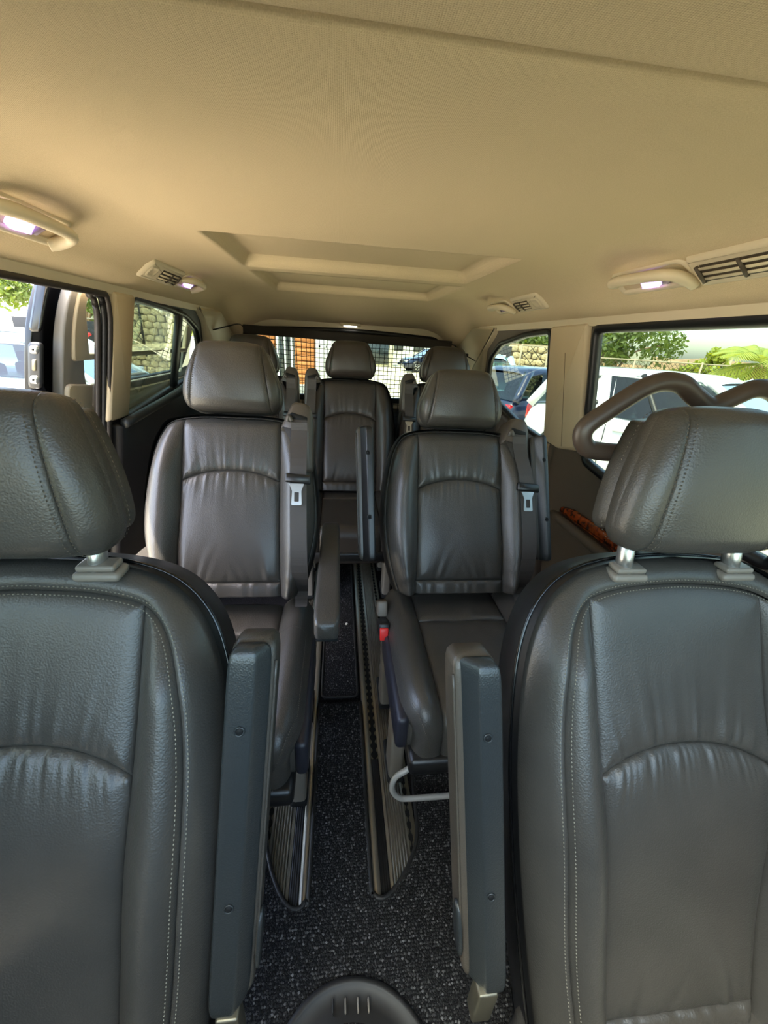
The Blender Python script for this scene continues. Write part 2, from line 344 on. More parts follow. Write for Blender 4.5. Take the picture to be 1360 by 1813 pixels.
# ================================================================ SEATS
def frame(O, rec, fwd=-1):
    """seat-back frame: u = sideways, s = up along the back, n = out of the front face (towards the windscreen)"""
    a = math.radians(rec); O = np.array(O, float)
    U = np.array([1., 0, 0]); N = np.array([0, -math.cos(a), math.sin(a)]); T = np.array([0, math.sin(a), math.cos(a)])
    return lambda u, s, n: O + np.asarray(u)[..., None] * U + np.asarray(s)[..., None] * T + np.asarray(n)[..., None] * N
def sheet(name, U_, S_, H_, to3, m, parent, edge=(1, 1, 1, 1), drop=.006, ln=.007, puff=.0, skirt=.012):
    """a padded panel: grid (rows j, columns i) in seat-plane coordinates whose edges roll down into the seams"""
    P = np.stack([U_, S_], -1)
    du = np.linalg.norm(np.diff(P, axis=1), axis=2); cu = np.concatenate([np.zeros((P.shape[0], 1)), np.cumsum(du, 1)], 1)
    dv = np.linalg.norm(np.diff(P, axis=0), axis=2); cv = np.concatenate([np.zeros((1, P.shape[1])), np.cumsum(dv, 0)], 0)
    big = np.full(U_.shape, 9.0); d = big
    if edge[0]: d = np.minimum(d, cu)
    if edge[1]: d = np.minimum(d, cu[:, -1:] - cu)
    if edge[2]: d = np.minimum(d, cv)
    if edge[3]: d = np.minimum(d, cv[-1:] - cv)
    H = H_ - drop * np.exp(-d / ln) - puff * np.exp(-d / .03)
    V = to3(U_, S_, H); Hs = np.pad(H, 1, mode='edge'); Us = np.pad(U_, 1, mode='edge'); Ss = np.pad(S_, 1, mode='edge')
    msk = np.ones_like(Hs, bool); msk[1:-1, 1:-1] = False; Hs[msk] -= skirt
    V = to3(Us, Ss, Hs).reshape(-1, 3)
    return mk(name, V, gridfaces(Hs.shape[0], Hs.shape[1]), m, parent)
def stitches(curve3, nrm3, step=.0062, ln=.0042, wd=.0011, lift=.0012, breaks=None):
    """short thread dashes along a 3D polyline lying on a surface with normals nrm3"""
    C = np.asarray(curve3); d = np.r_[0, np.cumsum(np.linalg.norm(np.diff(C, axis=0), axis=1))]; V = []; F = []
    for t0 in np.arange(0, d[-1] - ln, step):
        p = [np.array([np.interp(t, d, C[:, k]) for k in range(3)]) for t in (t0, t0 + ln * .5, t0 + ln)]
        n = np.array([np.interp(t0, d, nrm3[:, k]) for k in range(3)]); T = p[2] - p[0]; T /= np.linalg.norm(T) + 1e-9; B = np.cross(T, n); B /= np.linalg.norm(B) + 1e-9
        o = len(V); V += [p[0], p[1] + B * wd - 0 * n, p[2], p[1] - B * wd, p[1] + n * lift]; F += [(o, o + 1, o + 4), (o + 1, o + 2, o + 4), (o + 2, o + 3, o + 4), (o + 3, o, o + 4)]
    return V, F
def wob(x, k, seed):
    r = np.random.default_rng(seed); out = 0
    for q in range(5): out = out + np.sin(x * k * (.55 + .35 * q) + r.uniform(0, 6.28)) / (1 + .5 * q)
    return out / 2.2
def backrest(root, O, rec, spec, seedk=0):
    to3 = frame(O, rec); hs = spec.get('hs', 1.0)
    half = np.array(spec['outline']) * np.array([1, hs]); half = catmull(half, 10)
    out = np.vstack([half, (half * [-1, 1])[::-1][1:]])           # from bottom right over the top to bottom left
    out = resample(out, 150); closed = np.vstack([out])
    d0 = spec['border']; R = spec['R']; T = spec['T']
    ins = offset_poly(closed, d0); ins[0] = closed[0] + [-d0, 0]; ins[-1] = closed[-1] + [d0, 0]
    c_of = lambda s: np.interp(s, np.array(spec['cs']) * hs, spec['cw'])
    def W_of(s):
        h = out[:75][::1]; return np.interp(s, h[:, 1], h[:, 0])
    def dist(u, s):
        sh = np.shape(u); q = np.stack([np.ravel(u), np.ravel(s)], 1); best = np.full(len(q), 9.)
        for i in range(len(out) - 1):
            a, b = out[i], out[i + 1]; ab = b - a; t = np.clip(((q - a) @ ab) / (ab @ ab), 0, 1); best = np.minimum(best, np.hypot(*(q - a - t[:, None] * ab).T))
        return best.reshape(sh)
    def h(u, s):
        c = c_of(s); t = np.clip((np.abs(u) - c) / np.maximum(W_of(s) - c, .02), 0, 1)
        bol = spec['bol'] * np.sin(math.pi * np.minimum(t ** .85, 1)) ** 1.3 * smooth01((-.02 - s) / (.16 * hs))
        g = bol + .022 * np.exp(-((s + .42 * hs) / (.17 * hs)) ** 2) - .012 * np.exp(s / .07) - .012 * t ** 3
        d = dist(u, s); e = np.clip(R - d, 0, R); g = g - (R - np.sqrt(np.maximum(R * R - e * e, 0)))
        return g
    m = spec['mat']; am, ae, bs, sb = spec['arc'][0] * hs, spec['arc'][1] * hs, spec['bseam'] * hs, spec['bottom'] * hs
    # shell behind the upholstery
    V, F = ring_loft(closed, [(.0, -R * .6), (-.004, -R - .012), (-.004, -T * .8), (.012, -T), (.04, -T - .012)], lambda a, b, n: to3(np.float64(a), np.float64(b), np.float64(n)), False, True)
    body = mk('backrest', V, F, spec['shell'], root)
    if spec.get('gloss'):
        P3 = [to3(np.float64(p[0]), np.float64(p[1]), np.float64(-R - .006)) for p in offset_poly(closed, -.004)][4:-4]; tube('edge_trim', P3, .0035, GLOSSBLK, body, 6)
    top_of = lambda u: np.interp(u, ins[:75, 0][::-1], ins[:75, 1][::-1])   # inset top curve, u >= 0 side mirrored
    topu = lambda u: top_of(np.abs(u))
    arc = lambda u: am - (am - ae) * (np.abs(u) / c_of(ae)) ** 2.2
    # centre panels
    nx = spec['nx']
    def centre(name, lo, hi, ny, edge, wr, k):
        x = np.linspace(-1, 1, nx)[None, :]; t = np.linspace(0, 1, ny)[:, None]
        u0 = x * c_of(-.3); s0 = lo(u0) + (hi(u0) - lo(u0)) * t
        for _ in range(3): u0 = x * c_of(s0); s0 = lo(u0) + (hi(u0) - lo(u0)) * t
        H = h(u0, s0)
        return sheet(name, u0, s0, H + wr(u0, s0, lo(u0), hi(u0)), to3, m, body, edge, .007, .008, .006)
    A = spec['wr']
    def wr_up(u, s, lo, hi):
        e = np.maximum(s - lo, 0); fan = u / (1 + 1.6 * e)
        return A * wob(fan, 250, 3 + seedk) * np.exp(-e / .035) * (1 - np.exp(-e / .006)) + .5 * A * wob(fan * 1.0 + .3, 140, 5 + seedk) * np.exp(-e / .07) * (1 - np.exp(-e / .008))
    def wr_main(u, s, lo, hi):
        e = np.maximum(hi - s, 0); b = np.maximum(s - lo, 0); fan = u / (1 + 1.4 * e); fan2 = u * (1 - .9 * b / .25) + np.sign(u) * b * .5
        return A * wob(fan, 330, 7 + seedk) * np.exp(-e / .030) * (1 - np.exp(-e / .006)) + .6 * A * wob(u + .2 * s, 46, 8 + seedk) * np.exp(-((s + .33) / .10) ** 2) * .5 \
            + 1.7 * A * wob(fan2, 150, 9 + seedk) * np.exp(-b / .05) * (1 - np.exp(-b / .008)) * (.3 + np.abs(u) / .15)
    def wr_low(u, s, lo, hi): return .6 * A * wob(u, 130, 11 + seedk)
    centre('upper_panel', arc, topu, spec['ny'][0], (1, 1, 1, 1), wr_up, 1)
    centre('centre_panel', lambda u: bs + 0 * u, arc, spec['ny'][1], (1, 1, 1, 1), wr_main, 2)
    centre('lumbar_panel', lambda u: sb + 0 * u, lambda u: bs + 0 * u, 14, (1, 1, 0, 1), wr_low, 3)
    # side bolsters, swept round the upper corners
    ins_r = ins[:75]; iu = np.argmax(ins_r[:, 0] <= c_of(0) + .022) if np.any(ins_r[:, 0] <= c_of(0) + .022) else 74
    ny = spec['nb']; Oc = resample(ins_r[:iu + 1], ny)
    ctop = c_of(0); s_top = float(topu(ctop)); Is = np.linspace(sb, s_top, ny); Ic = np.stack([c_of(Is), Is], 1)
    tt = np.linspace(0, 1, ny) ** 1.0
    for sgn in (1, -1):
        x = np.linspace(0, 1, spec['nbx'])[None, :]
        Ub = (Ic[:, :1] + (Oc[:, :1] - Ic[:, :1]) * x); Sb = (Ic[:, 1:] + (Oc[:, 1:] - Ic[:, 1:]) * x)
        if sgn < 0: Ub = Ub[:, ::-1]; Sb = Sb[:, ::-1]
        H = h(Ub, Sb) + .8 * A * wob(Sb * 1.0 + .35 * Ub, 120, 21 + seedk + sgn) * np.exp(-((Sb - sb) / .10) ** 2)
        sheet('side_bolster', sgn * Ub, Sb, H, to3, m, body, (1, 1, 0, 1), .007, .008, .006)
    # outer border wrapping round to the side
    j = np.concatenate([np.linspace(1, 0, 8), np.zeros(4)])[:, None]; dn = np.concatenate([np.zeros(8), np.linspace(.010, .03 + R * .5, 4)])[:, None]
    Ub = out[None, :, 0] + (ins[None, :, 0] - out[None, :, 0]) * j; Sb = out[None, :, 1] + (ins[None, :, 1] - out[None, :, 1]) * j
    H = h(Ub, Sb) - dn
    sheet('border_panel', Ub, Sb, H, to3, m, body, (0, 0, 1, 0), .006, .006, .0, .004)
    if spec.get('stitch'):
        parts = []
        for off in (.006, -.006):
            q = offset_poly(closed, d0 + off)[3:-3]; q = resample(q, 260); hh = h(q[:, 0], q[:, 1]) - .0018
            C3 = to3(q[:, 0], q[:, 1], hh); G = np.gradient(C3, axis=0); e = .002
            qo = offset_poly(closed, d0 + off + .003)[3:-3]; qo = resample(qo, 260); Co = to3(qo[:, 0], qo[:, 1], h(qo[:, 0], qo[:, 1]) - .0018)
            n = np.cross(G, Co - C3); n /= np.linalg.norm(n, axis=1)[:, None] + 1e-9; f = to3(np.float64(0), np.float64(0), np.float64(1)) - to3(np.float64(0), np.float64(0), np.float64(0)); n *= np.sign(n @ f)[:, None]
            parts.append(stitches(C3, n))
        V, F = join(parts); mk('stitching', V, F, STITCH, body, False, 'stuff')
    return body, to3, h
def headrest(root, O, rec, wb, wt, hgt, dep, m, seam, back=None, rows=34, posts=None, double=True, seedk=0):
    """padded headrest: O = middle of its lower front edge"""
    to3 = frame(O, rec); f1 = lambda a, b, n: to3(np.float64(a), np.float64(b), np.float64(n))
    half = catmull([(0, 0), (wb * .55, -.001), (wb * .86, .004), (wb, .032), (wb * .99, .075), (wb * .62 + wt * .38, hgt * .58), (wt * 1.0, hgt * .86), (wt * .84, hgt * .965), (wt * .5, hgt * .995), (0, hgt)], 8)
    out = np.vstack([half, (half * [-1, 1])[::-1][1:-1]]); out = resample(np.vstack([out, out[:1]]), 121)[:-1]
    R = .034
    def dist(u, s):
        q = np.stack([np.ravel(u), np.ravel(s)], 1); best = np.full(len(q), 9.); P = np.vstack([out, out[:1]])
        for i in range(len(out)):
            a, b = P[i], P[i + 1]; ab = b - a; t = np.clip(((q - a) @ ab) / (ab @ ab + 1e-12), 0, 1); best = np.minimum(best, np.hypot(*(q - a - t[:, None] * ab).T))
        return best.reshape(np.shape(u))
    def h(u, s):
        d = dist(u, s); e = np.clip(R - d, 0, R); return .014 * (1 - (u / wb) ** 2) + .010 * np.sin(np.clip(s / hgt, 0, 1) * math.pi) - (R - np.sqrt(np.maximum(R * R - e * e, 0)))
    V, F = ring_loft(out, [(.004, -R * .8), (.0, -R - .004), (.001, -dep * .46), (.008, -dep * .52), (.02, -dep * .54)], f1, False, True)
    body = mk('headrest', V, F, m, root)
    bw = back if back is not None else .0
    V, F = ring_loft(out, [(.03, -dep * .50), (.012 - bw, -dep * .53), (.004 - bw, -dep * .555), (-bw, -dep * .62), (-bw - .002, -dep * .8), (.006 - bw * .5, -dep * .93), (.025, -dep), (.06, -dep - .006)], f1, False, True)
    mk('rear_cushion', V, F, m, body)
    sw = lambda s: seam[0] + (seam[1] - seam[0]) * np.clip(s / hgt, 0, 1) ** 1.15
    top = out[:61]; rs = lambda s: np.interp(s, top[:, 1][4:], top[:, 0][4:])
    # centre panel: columns follow the two seams, rows follow the rounded outline
    lo_u = np.array([p for p in out[:61]]);
    def edge_s(u, up):
        P = out[:61]; k = np.argmax(P[:, 0]); seg = P[k:] if up else P[:k + 1]
        o = np.argsort(seg[:, 0]); return np.interp(np.abs(u), seg[o][:, 0], seg[o][:, 1])
    x = np.linspace(-1, 1, rows * 2)[None, :]; t = np.linspace(0, 1, rows + 10)[:, None]
    u = x * sw(np.full_like(t, .1)); s = t * hgt + 0 * u
    for _ in range(4):
        lo, hi = edge_s(u, False), edge_s(u, True); s = lo + (hi - lo) * t; u = x * sw(s)
    wr = .0009 * wob(u * .9 + s * .5, 60, 31 + seedk) * np.sin(np.clip(t, 0, 1) * math.pi)
    sheet('centre_panel', u, s, h(u, s) + wr, to3, m, body, (1, 1, 0, 0), .005, .006, .004, .010)
    for sgn in (1, -1):
        t = np.linspace(0, 1, rows + 6)[:, None]; x = np.linspace(0, 1, 18)[None, :]
        P = out[:61]; k0 = np.argmin(np.abs(P[:20, 0] - sw(0.0))); ks = np.arange(61); upm = (ks > 20)
        k1 = np.argmax(upm & (P[:, 0] <= sw(hgt * .99))); seg = resample(P[k0:k1 + 1], rows + 6)
        Is = np.linspace(P[k0, 1], P[k1, 1], rows + 6); Ic = np.stack([sw(Is), Is], 1)
        Ub = Ic[:, :1] + (seg[:, :1] - Ic[:, :1]) * x; Sb = Ic[:, 1:] + (seg[:, 1:] - Ic[:, 1:]) * x
        if sgn < 0: Ub, Sb = Ub[:, ::-1], Sb[:, ::-1]
        e0 = (1, 0, 0, 0) if sgn > 0 else (0, 1, 0, 0)
        sheet('side_panel', sgn * Ub, Sb, h(Ub, Sb), to3, m, body, e0, .005, .006, .004, .010)
    parts = []
    for sgn in (1, -1):
        for off in ((.0055, -.0055) if double else (.005,)):
            s = np.linspace(.006, hgt * .985, 60); u = sgn * (sw(s) + off); C3 = to3(u, s, h(u, s) - .0022)
            n = to3(u, s, 1.0) - to3(u, s, 0 * u)
            parts.append(stitches(C3, n, lift=.0016))
    if back is not None:
        q = resample(offset_poly(out, .004)[4:-4], 200); C3 = to3(q[:, 0], q[:, 1], np.full(200, -dep * .57)); ctr = C3.mean(0); n = C3 - ctr; n /= np.linalg.norm(n, axis=1)[:, None]
        parts.append(stitches(C3, n, .0075, .005))
    V, F = join(parts); mk('stitching', V, F, STITCHD, body, False, 'stuff')
    if posts:
        for sgn in (-1, 1):
            P = [f1(sgn * posts[0], z, -dep * .42) for z in (-posts[1] - .010, -posts[1] * .5, .03)]
            p = tube('post', P, .0165, STEEL, body, 14, flat=.72)
            V, F = rbox_geo(.066, .040, .015, .007, 3); V = np.array(V); A = f1(sgn * posts[0] + .004, -posts[1] - .010, -dep * .42 + .002); V2 = [A + np.array([v[0], v[1], v[2] + .0]) for v in V]
            V3, F3 = rbox_geo(.054, .031, .010, .004, 3); V3 = [A + np.array([v[0], v[1], v[2] + .013]) for v in V3]
            g = mk('post_guide', *join([(V2, F), (V3, F3)]), GREYPL, p)
    return body, to3
def sweep_bar(name, P, sec, m, parent, scale=None, side=(1, 0, 0), ends=True):
    """sweep a closed 2D section (a sideways, b outward) along a 3D path; rounded ends"""
    P = np.asarray(P, float); n = len(P); T = np.gradient(P, axis=0); T /= np.linalg.norm(T, axis=1)[:, None]; A = np.array(side, float); V = []
    sc = np.ones(n) if scale is None else np.asarray(scale)
    for i in range(n):
        B = np.cross(A, T[i]); B /= np.linalg.norm(B); V += [P[i] + p[0] * sc[i] * A + p[1] * sc[i] * B for p in sec]
    k = len(sec); F = gridfaces(n, k, True)
    if ends: F += [tuple(range(k))[::-1], tuple(range(n * k - k, n * k))]
    return mk(name, V, F, m, parent)
def armrest_up(root, base, top, wid, dep, inner, cap=True, m=ARMPLASTIC, pad=PAD_LIT, end_flare=0, bracket=False):
    """folded-up armrest: bar from base to top (local points); front face carries two screw holes. inner = +1/-1 side facing the aisle"""
    base, top = np.array(base, float), np.array(top, float); L = np.linalg.norm(top - base); ax = (top - base) / L
    t = np.array([0, .012, .03, .06, .12, .3, .5, .7, .86, .93, .965, .985, 1.0]); P = base + np.outer(t, top - base)
    fr = np.cross((1, 0, 0), ax); fr = -fr if fr[1] > 0 else fr; fr /= np.linalg.norm(fr)       # outward (towards the windscreen)
    def bar(nm, a0, a1, b0, b1, ch, mm, par, shr, r=.007):
        sec = roundpoly([(a0, b0), (a1, b0), (a1, b1 - ch[1]), (a1 - ch[1] * .8, b1), (a0 + ch[0] * .8, b1), (a0, b1 - ch[0])] if ch[1] else [(a0, b0), (a1, b0), (a1, b1), (a0, b1)], r, 3)
        c = sec.mean(0); V = []
        for i, q in enumerate(P):
            for s in sec:
                e = c + (s - c) * shr[i]; V.append(q + np.array([1., 0, 0]) * e[0] + fr * e[1])
        k = len(sec); F = gridfaces(len(P), k, True) + [tuple(range(k))[::-1], tuple(range(len(V) - k, len(V)))]
        return mk(nm, V, F, mm, par)
    hw = wid / 2
    shr = np.array([.62, .84, .94, .99, 1, 1, 1, 1, 1, .99, .96, .90, .70])
    ch = (.034, .004) if inner < 0 else (.004, .024)
    arm = bar('armrest', -hw - (.003 if inner < 0 else 0), hw + (.003 if inner > 0 else 0), -dep * .5, dep * .20, (.0, .0), pad, root, shr, .010)
    plate_ = bar('underside', -hw * .93, hw * .93, dep * .10, dep * .5, ch, m, arm, shr * np.array([.97] * 12 + [.9]), .004)
    xo = -.006 * inner
    for tt in (.33, .80):
        q = base + (top - base) * tt + np.array([1., 0, 0]) * xo + fr * (dep * .5 + .0006); V, F = disc_geo(q, fr, .0055, 14, .002)
        ring = tube_geo([q + np.array([math.cos(a) * .0065, 0, 0]) + ax * math.sin(a) * .0065 for a in np.linspace(0, 2 * math.pi, 17)[:-1]], .0013, 5, True)
        h = mk('screw_hole', *disc_geo(q, fr, .0055, 14, .002), mat_hole(), arm); mk('hole_rim', *ring, m, h)
    if cap:
        q = base + (top - base) * .16 + fr * dep * .05 + np.array([1., 0, 0]) * inner * (hw + .0035); V = []
        N = 22
        for k in range(N):
            a = 2 * math.pi * k / N; V.append(q + ax * math.cos(a) * .052 + fr * math.sin(a) * .020)
        V2 = [v + np.array([inner * .004, 0, 0]) for v in V]; V3 = [q + (v - q) * .8 + np.array([inner * .006, 0, 0]) for v in V]
        mk('hinge_cap', V + V2 + V3, gridfaces(3, N, True) + [tuple(range(2 * N, 3 * N))], m, arm)
    sv = [base + (top - base) * z + fr * dep * .16 + np.array([1., 0, 0]) * inner * (hw + .0025) for z in np.linspace(.1, .95, 20)]
    tube('edge_seam', sv, .0022, pad, arm, 6)
    return arm
_mh = []
def mat_hole():
    if not _mh: _mh.append(mat('hole_black', (6, 6, 7), .8))
    return _mh[0]
def armrest_down(root, a, b, wid, hgt, m=LEATHER):
    """lowered armrest, a = rear end, b = front end (centre line)"""
    a, b = np.array(a, float), np.array(b, float); t = np.array([0, .015, .04, .1, .3, .6, .85, .93, .965, .985, 1.0]); shr = np.array([.6, .85, .95, 1, 1, 1, 1, .98, .93, .85, .6])
    sec = roundpoly([(-wid / 2, -hgt / 2), (wid / 2, -hgt / 2), (wid / 2, hgt / 2), (-wid / 2, hgt / 2)], .012, 4)
    P = a + np.outer(t, b - a); T = (b - a) / np.linalg.norm(b - a); B = np.cross((1, 0, 0), T); B *= np.sign(B[2])
    V = []
    for i, q in enumerate(P): V += [q + np.array([1., 0, 0]) * s[0] * shr[i] + B * s[1] * shr[i] for s in sec]
    k = len(sec); arm = mk('armrest', V, gridfaces(len(P), k, True) + [tuple(range(k))[::-1], tuple(range(len(V) - k, len(V)))], m, root)
    C3 = np.array([a + (b - a) * z + np.array([1., 0, 0]) * (-wid / 2 + .008) + B * (hgt / 2 - .0022) for z in np.linspace(.06, .93, 40)])
    V, F = stitches(C3, np.tile(B + np.array([-.6, 0, 0]), (40, 1))); mk('stitching', V, F, STITCH, arm, False, 'stuff')
    P2 = a + np.outer([.02, .5, .95], b - a) - B * (hgt * .5 + .006)
    sweep_bar('underside', P2, roundpoly([(-wid * .42, -.012), (wid * .42, -.012), (wid * .42, .012), (-wid * .42, .012)], .004, 2), ARMPLASTIC, arm)
    return arm
def cushion(root, y_back, z, length, hw, c, m, front_drop=.13, side_drop=.06, seedk=0, detail=1.0, z_front=-.012):
    """seat cushion: the sheet runs forward (towards -Y) and rolls down over the front edge"""
    r = .055; Lf = length - r; prof = []
    for q in np.linspace(0, Lf, 20): prof.append((y_back - q, z + z_front * (q / Lf) ** 1.3))
    y1, z1 = prof[-1]
    for a in np.linspace(0, math.pi / 2 * .95, 8)[1:]: prof.append((y1 - r * math.sin(a), z1 - r * (1 - math.cos(a))))
    y2, z2 = prof[-1]; prof.append((y2 - .002, z2 - front_drop * .5)); prof.append((y2 + .004, z2 - front_drop))
    prof = np.array(prof); d = np.r_[0, np.cumsum(np.linalg.norm(np.diff(prof, axis=0), axis=1))]; T = np.gradient(prof, axis=0); T /= np.linalg.norm(T, axis=1)[:, None]; N = np.stack([T[:, 1], -T[:, 0]], 1)
    tot = d[-1]
    def to3(u, l, n):
        u, l, n = np.broadcast_arrays(np.asarray(u, float), np.asarray(l, float), np.asarray(n, float))
        y = np.interp(l, d, prof[:, 0]); zz = np.interp(l, d, prof[:, 1]); ny = np.interp(l, d, N[:, 0]); nz = np.interp(l, d, N[:, 1])
        return np.stack([u, y + ny * n, zz + nz * n], -1)
    Rs = .045
    def h(u, l):
        t = np.clip((np.abs(u) - c) / (hw - c), 0, 1); g = .030 * np.sin(math.pi * np.minimum(t ** .9, 1)) ** 1.2 * (1 - smooth01((l - Lf + .02) / .12)) - .01 * t ** 3
        dd = hw - np.abs(u); e = np.clip(Rs - dd, 0, Rs); return g - (Rs - np.sqrt(np.maximum(Rs * Rs - e * e, 0)))
    core = mk('seat_cushion', *rbox_geo(hw * 2 - .02, length - .03, .115, .03, 3, (0, y_back - length / 2 + .02, z - .095)), LEATHER, root)
    ls = .135
    def wrk(u, l): return .0016 * wob(u * 1.0 + .15 * l, 85, 41 + seedk) * np.exp(-((l - ls) / .05) ** 2) + .0012 * wob(u - .6 * l, 60, 43 + seedk) * np.exp(-((l - ls) / .12) ** 2)
    n1 = int(46 * detail)
    for nm, l0, l1, k in (('rear_panel', 0, ls, 18), ('front_panel', ls, tot, 50)):
        x = np.linspace(-c, c, n1)[None, :]; l = np.linspace(l0, l1, int(k * detail) + 4)[:, None]; U_, L_ = np.broadcast_arrays(x, l)
        sheet(nm, U_.copy(), L_.copy(), h(U_, L_) + wrk(U_, L_), to3, m, core, (1, 1, l0 > 0, l1 < tot), .006, .008, .005)
    for sgn in (1, -1):
        nose = 0.0
        x = np.concatenate([np.linspace(c, hw, 16), np.full(5, hw)])[None, :]; dn = np.concatenate([np.zeros(16), np.linspace(.012, side_drop, 5)])[None, :]
        l = np.linspace(0, tot, int(56 * detail))[:, None]; U_, L_ = np.broadcast_arrays(x, l); H = h(U_, L_) - dn - 0 * L_
        U2 = U_ - (U_ - c) * .30 * smooth01((L_ - Lf + .05) / .16); e = (1, 0, 0, 0); U2 = U2.copy(); L2 = L_.copy()
        if sgn < 0: U2, L2, H = U2[:, ::-1], L2[:, ::-1], H[:, ::-1]; e = (0, 1, 0, 0)
        sheet('side_bolster', sgn * U2, L2, H, to3, m, core, e, .006, .008, .005)
    parts = []
    for sgn in (1, -1):
        u = np.linspace(c + .004, hw - .012, 20); l = np.full(20, ls + .012) - .05 * (u - c); parts.append(stitches(to3(sgn * u, l, h(u, l) + .0005), to3(sgn * u, l, h(u, l) + 1.) - to3(sgn * u, l, h(u, l)), .006, .0042))
        l = np.linspace(.15, tot - .06, 70); u = hw - .020 - .05 * smooth01((l - Lf + .04) / .16); parts.append(stitches(to3(sgn * u, l, h(u, l) + .0005), to3(sgn * u, l, 1. + 0 * l) - to3(sgn * u, l, 0 * l), .006, .0042))
    V, F = join(parts); mk('stitching', V, F, STITCHD, core, False, 'stuff')
    return core
def belt_set(root, to3, h, sd, s_top, u0, spec_s, tongue_s, m=BELT, low=-.55, bare=False):
    """belt guide on the shoulder of the backrest, webbing hanging down its edge, latch tongue"""
    f1 = lambda a, b, n: to3(np.float64(a), np.float64(b), np.float64(n))
    # hood: rounded trapezoid shell with a slot
    P = roundpoly([(sd * (u0 - .055), s_top - .050), (sd * (u0 - .018), s_top + .036), (sd * (u0 + .03), s_top + .030), (sd * (u0 + .040), s_top - .005), (sd * (u0 + .044), s_top - .17), (sd * (u0 + .012), s_top - .18), (sd * (u0 + .0), s_top - .06)], [.012, .018, .018, .015, .012, .012, .02], 4)
    if sd < 0: P = P[::-1]
    V, F = ring_loft(P, [(.0, -.085), (-.002, -.02), (.002, .0), (.010, .006)], f1, False, True); g = mk('belt_guide', V, F, GUIDEPL, root)
    S_ = roundpoly([(sd * (u0 - .028), s_top - .016), (sd * (u0 - .022), s_top + .002), (sd * (u0 + .028), s_top - .012), (sd * (u0 + .026), s_top - .028)], .006, 3)
    mk('belt_slot', *ring_loft(S_, [(0, .005), (.001, .0078)], f1, False, True), mat_hole(), g)
    lip = [f1(sd * (u0 - .030), s_top - .026, .006), f1(sd * (u0 - .026), s_top - .012, .012), f1(sd * (u0 - .018), s_top - .026, .009)]; tube('slot_lip', catmull(lip, 5), .006, g.data.materials[0], g, 8)
    # webbing
    ss = np.concatenate([[s_top - .012, s_top - .020], np.linspace(s_top - .03, low, 26)])
    uu = sd * (u0 + .002 + .012 * np.clip((s_top - ss) / .5, 0, 1)); nn = np.concatenate([[-.004, .012], .016 + .018 * np.sin(np.clip((s_top - ss[2:]) / (s_top - low), 0, 1) * math.pi)]) + np.maximum(h(uu, ss) , -.03) * np.clip((s_top - ss) / .12, 0, 1)
    wv = np.where(ss < low + .1, .023 - .006 * (low + .1 - ss) / .1, .023); V = []
    for k in range(len(ss)):
        for e, dz in ((-1, 0), (1, 0), (1, -.0016), (-1, -.0016)): V.append(f1(uu[k] + e * wv[k], ss[k], nn[k] + dz))
    b = mk('seat_belt', V, gridfaces(len(ss), 4, True) + [(3, 2, 1, 0), tuple(range(len(V) - 4, len(V)))], m, root, False)
    k = int(np.argmin(np.abs(ss - tongue_s))); un, sn, n0 = uu[k], ss[k], nn[k] + .004
    hd = roundpoly([(un - .036, sn - .004), (un - .034, sn + .022), (un + .034, sn + .016), (un + .036, sn - .010)], .006, 3)
    t = mk('tongue', *ring_loft(hd, [(0, n0 - .006), (0, n0 + .004), (.003, n0 + .008)], f1, False, True), BLACKPL, b)
    o = offset_poly(roundpoly([(un - .024, sn - .008), (un + .018, sn - .008), (un + .010, sn - .028), (un + .012, sn - .068), (un - .017, sn - .068), (un - .015, sn - .028)], .004, 3), 0)
    ii = roundpoly([(un - .009, sn - .032), (un + .004, sn - .032), (un + .004, sn - .058), (un - .009, sn - .058)], .002, 3)
    pl_ = plate('tongue_plate', o, [ii], .0026, STEEL, lambda a, bb, n: tuple(f1(a, bb, n0 + .004 + n + .004 * (sn - bb) / .05)), b)
    return g
FRONT = dict(outline=[(.250, -.90), (.283, -.62), (.297, -.38), (.293, -.22), (.276, -.12), (.243, -.052), (.19, -.008), (.11, .014), (.0, .022)], cs=[-.9, -.62, -.33, 0, .03], cw=[.142, .148, .163, .170, .170],
             arc=(-.262, -.312), bseam=-.775, bottom=-.90, border=.046, R=.034, T=.135, bol=.055, mat=LEATHER, shell=BLACKPL, gloss=True, stitch=True, nx=110, ny=(70, 100), nb=110, nbx=34, wr=.0036)
REAR = dict(outline=[(.205, -.53), (.232, -.44), (.250, -.33), (.248, -.22), (.232, -.11), (.212, -.05), (.180, -.012), (.10, .004), (.0, .006)], cs=[-.53, -.3, 0, .03], cw=[.146, .140, .138, .138],
            arc=(-.160, -.192), bseam=-.488, bottom=-.53, border=.008, R=.045, T=.11, bol=.034, mat=LEATHER, shell=BLACKPL, nx=70, ny=(40, 60), nb=70, nbx=26, wr=.0036)
REAR3 = dict(REAR, hs=1.13, mat=LEATHER_B, nx=50, ny=(28, 42), nb=50, nbx=18)
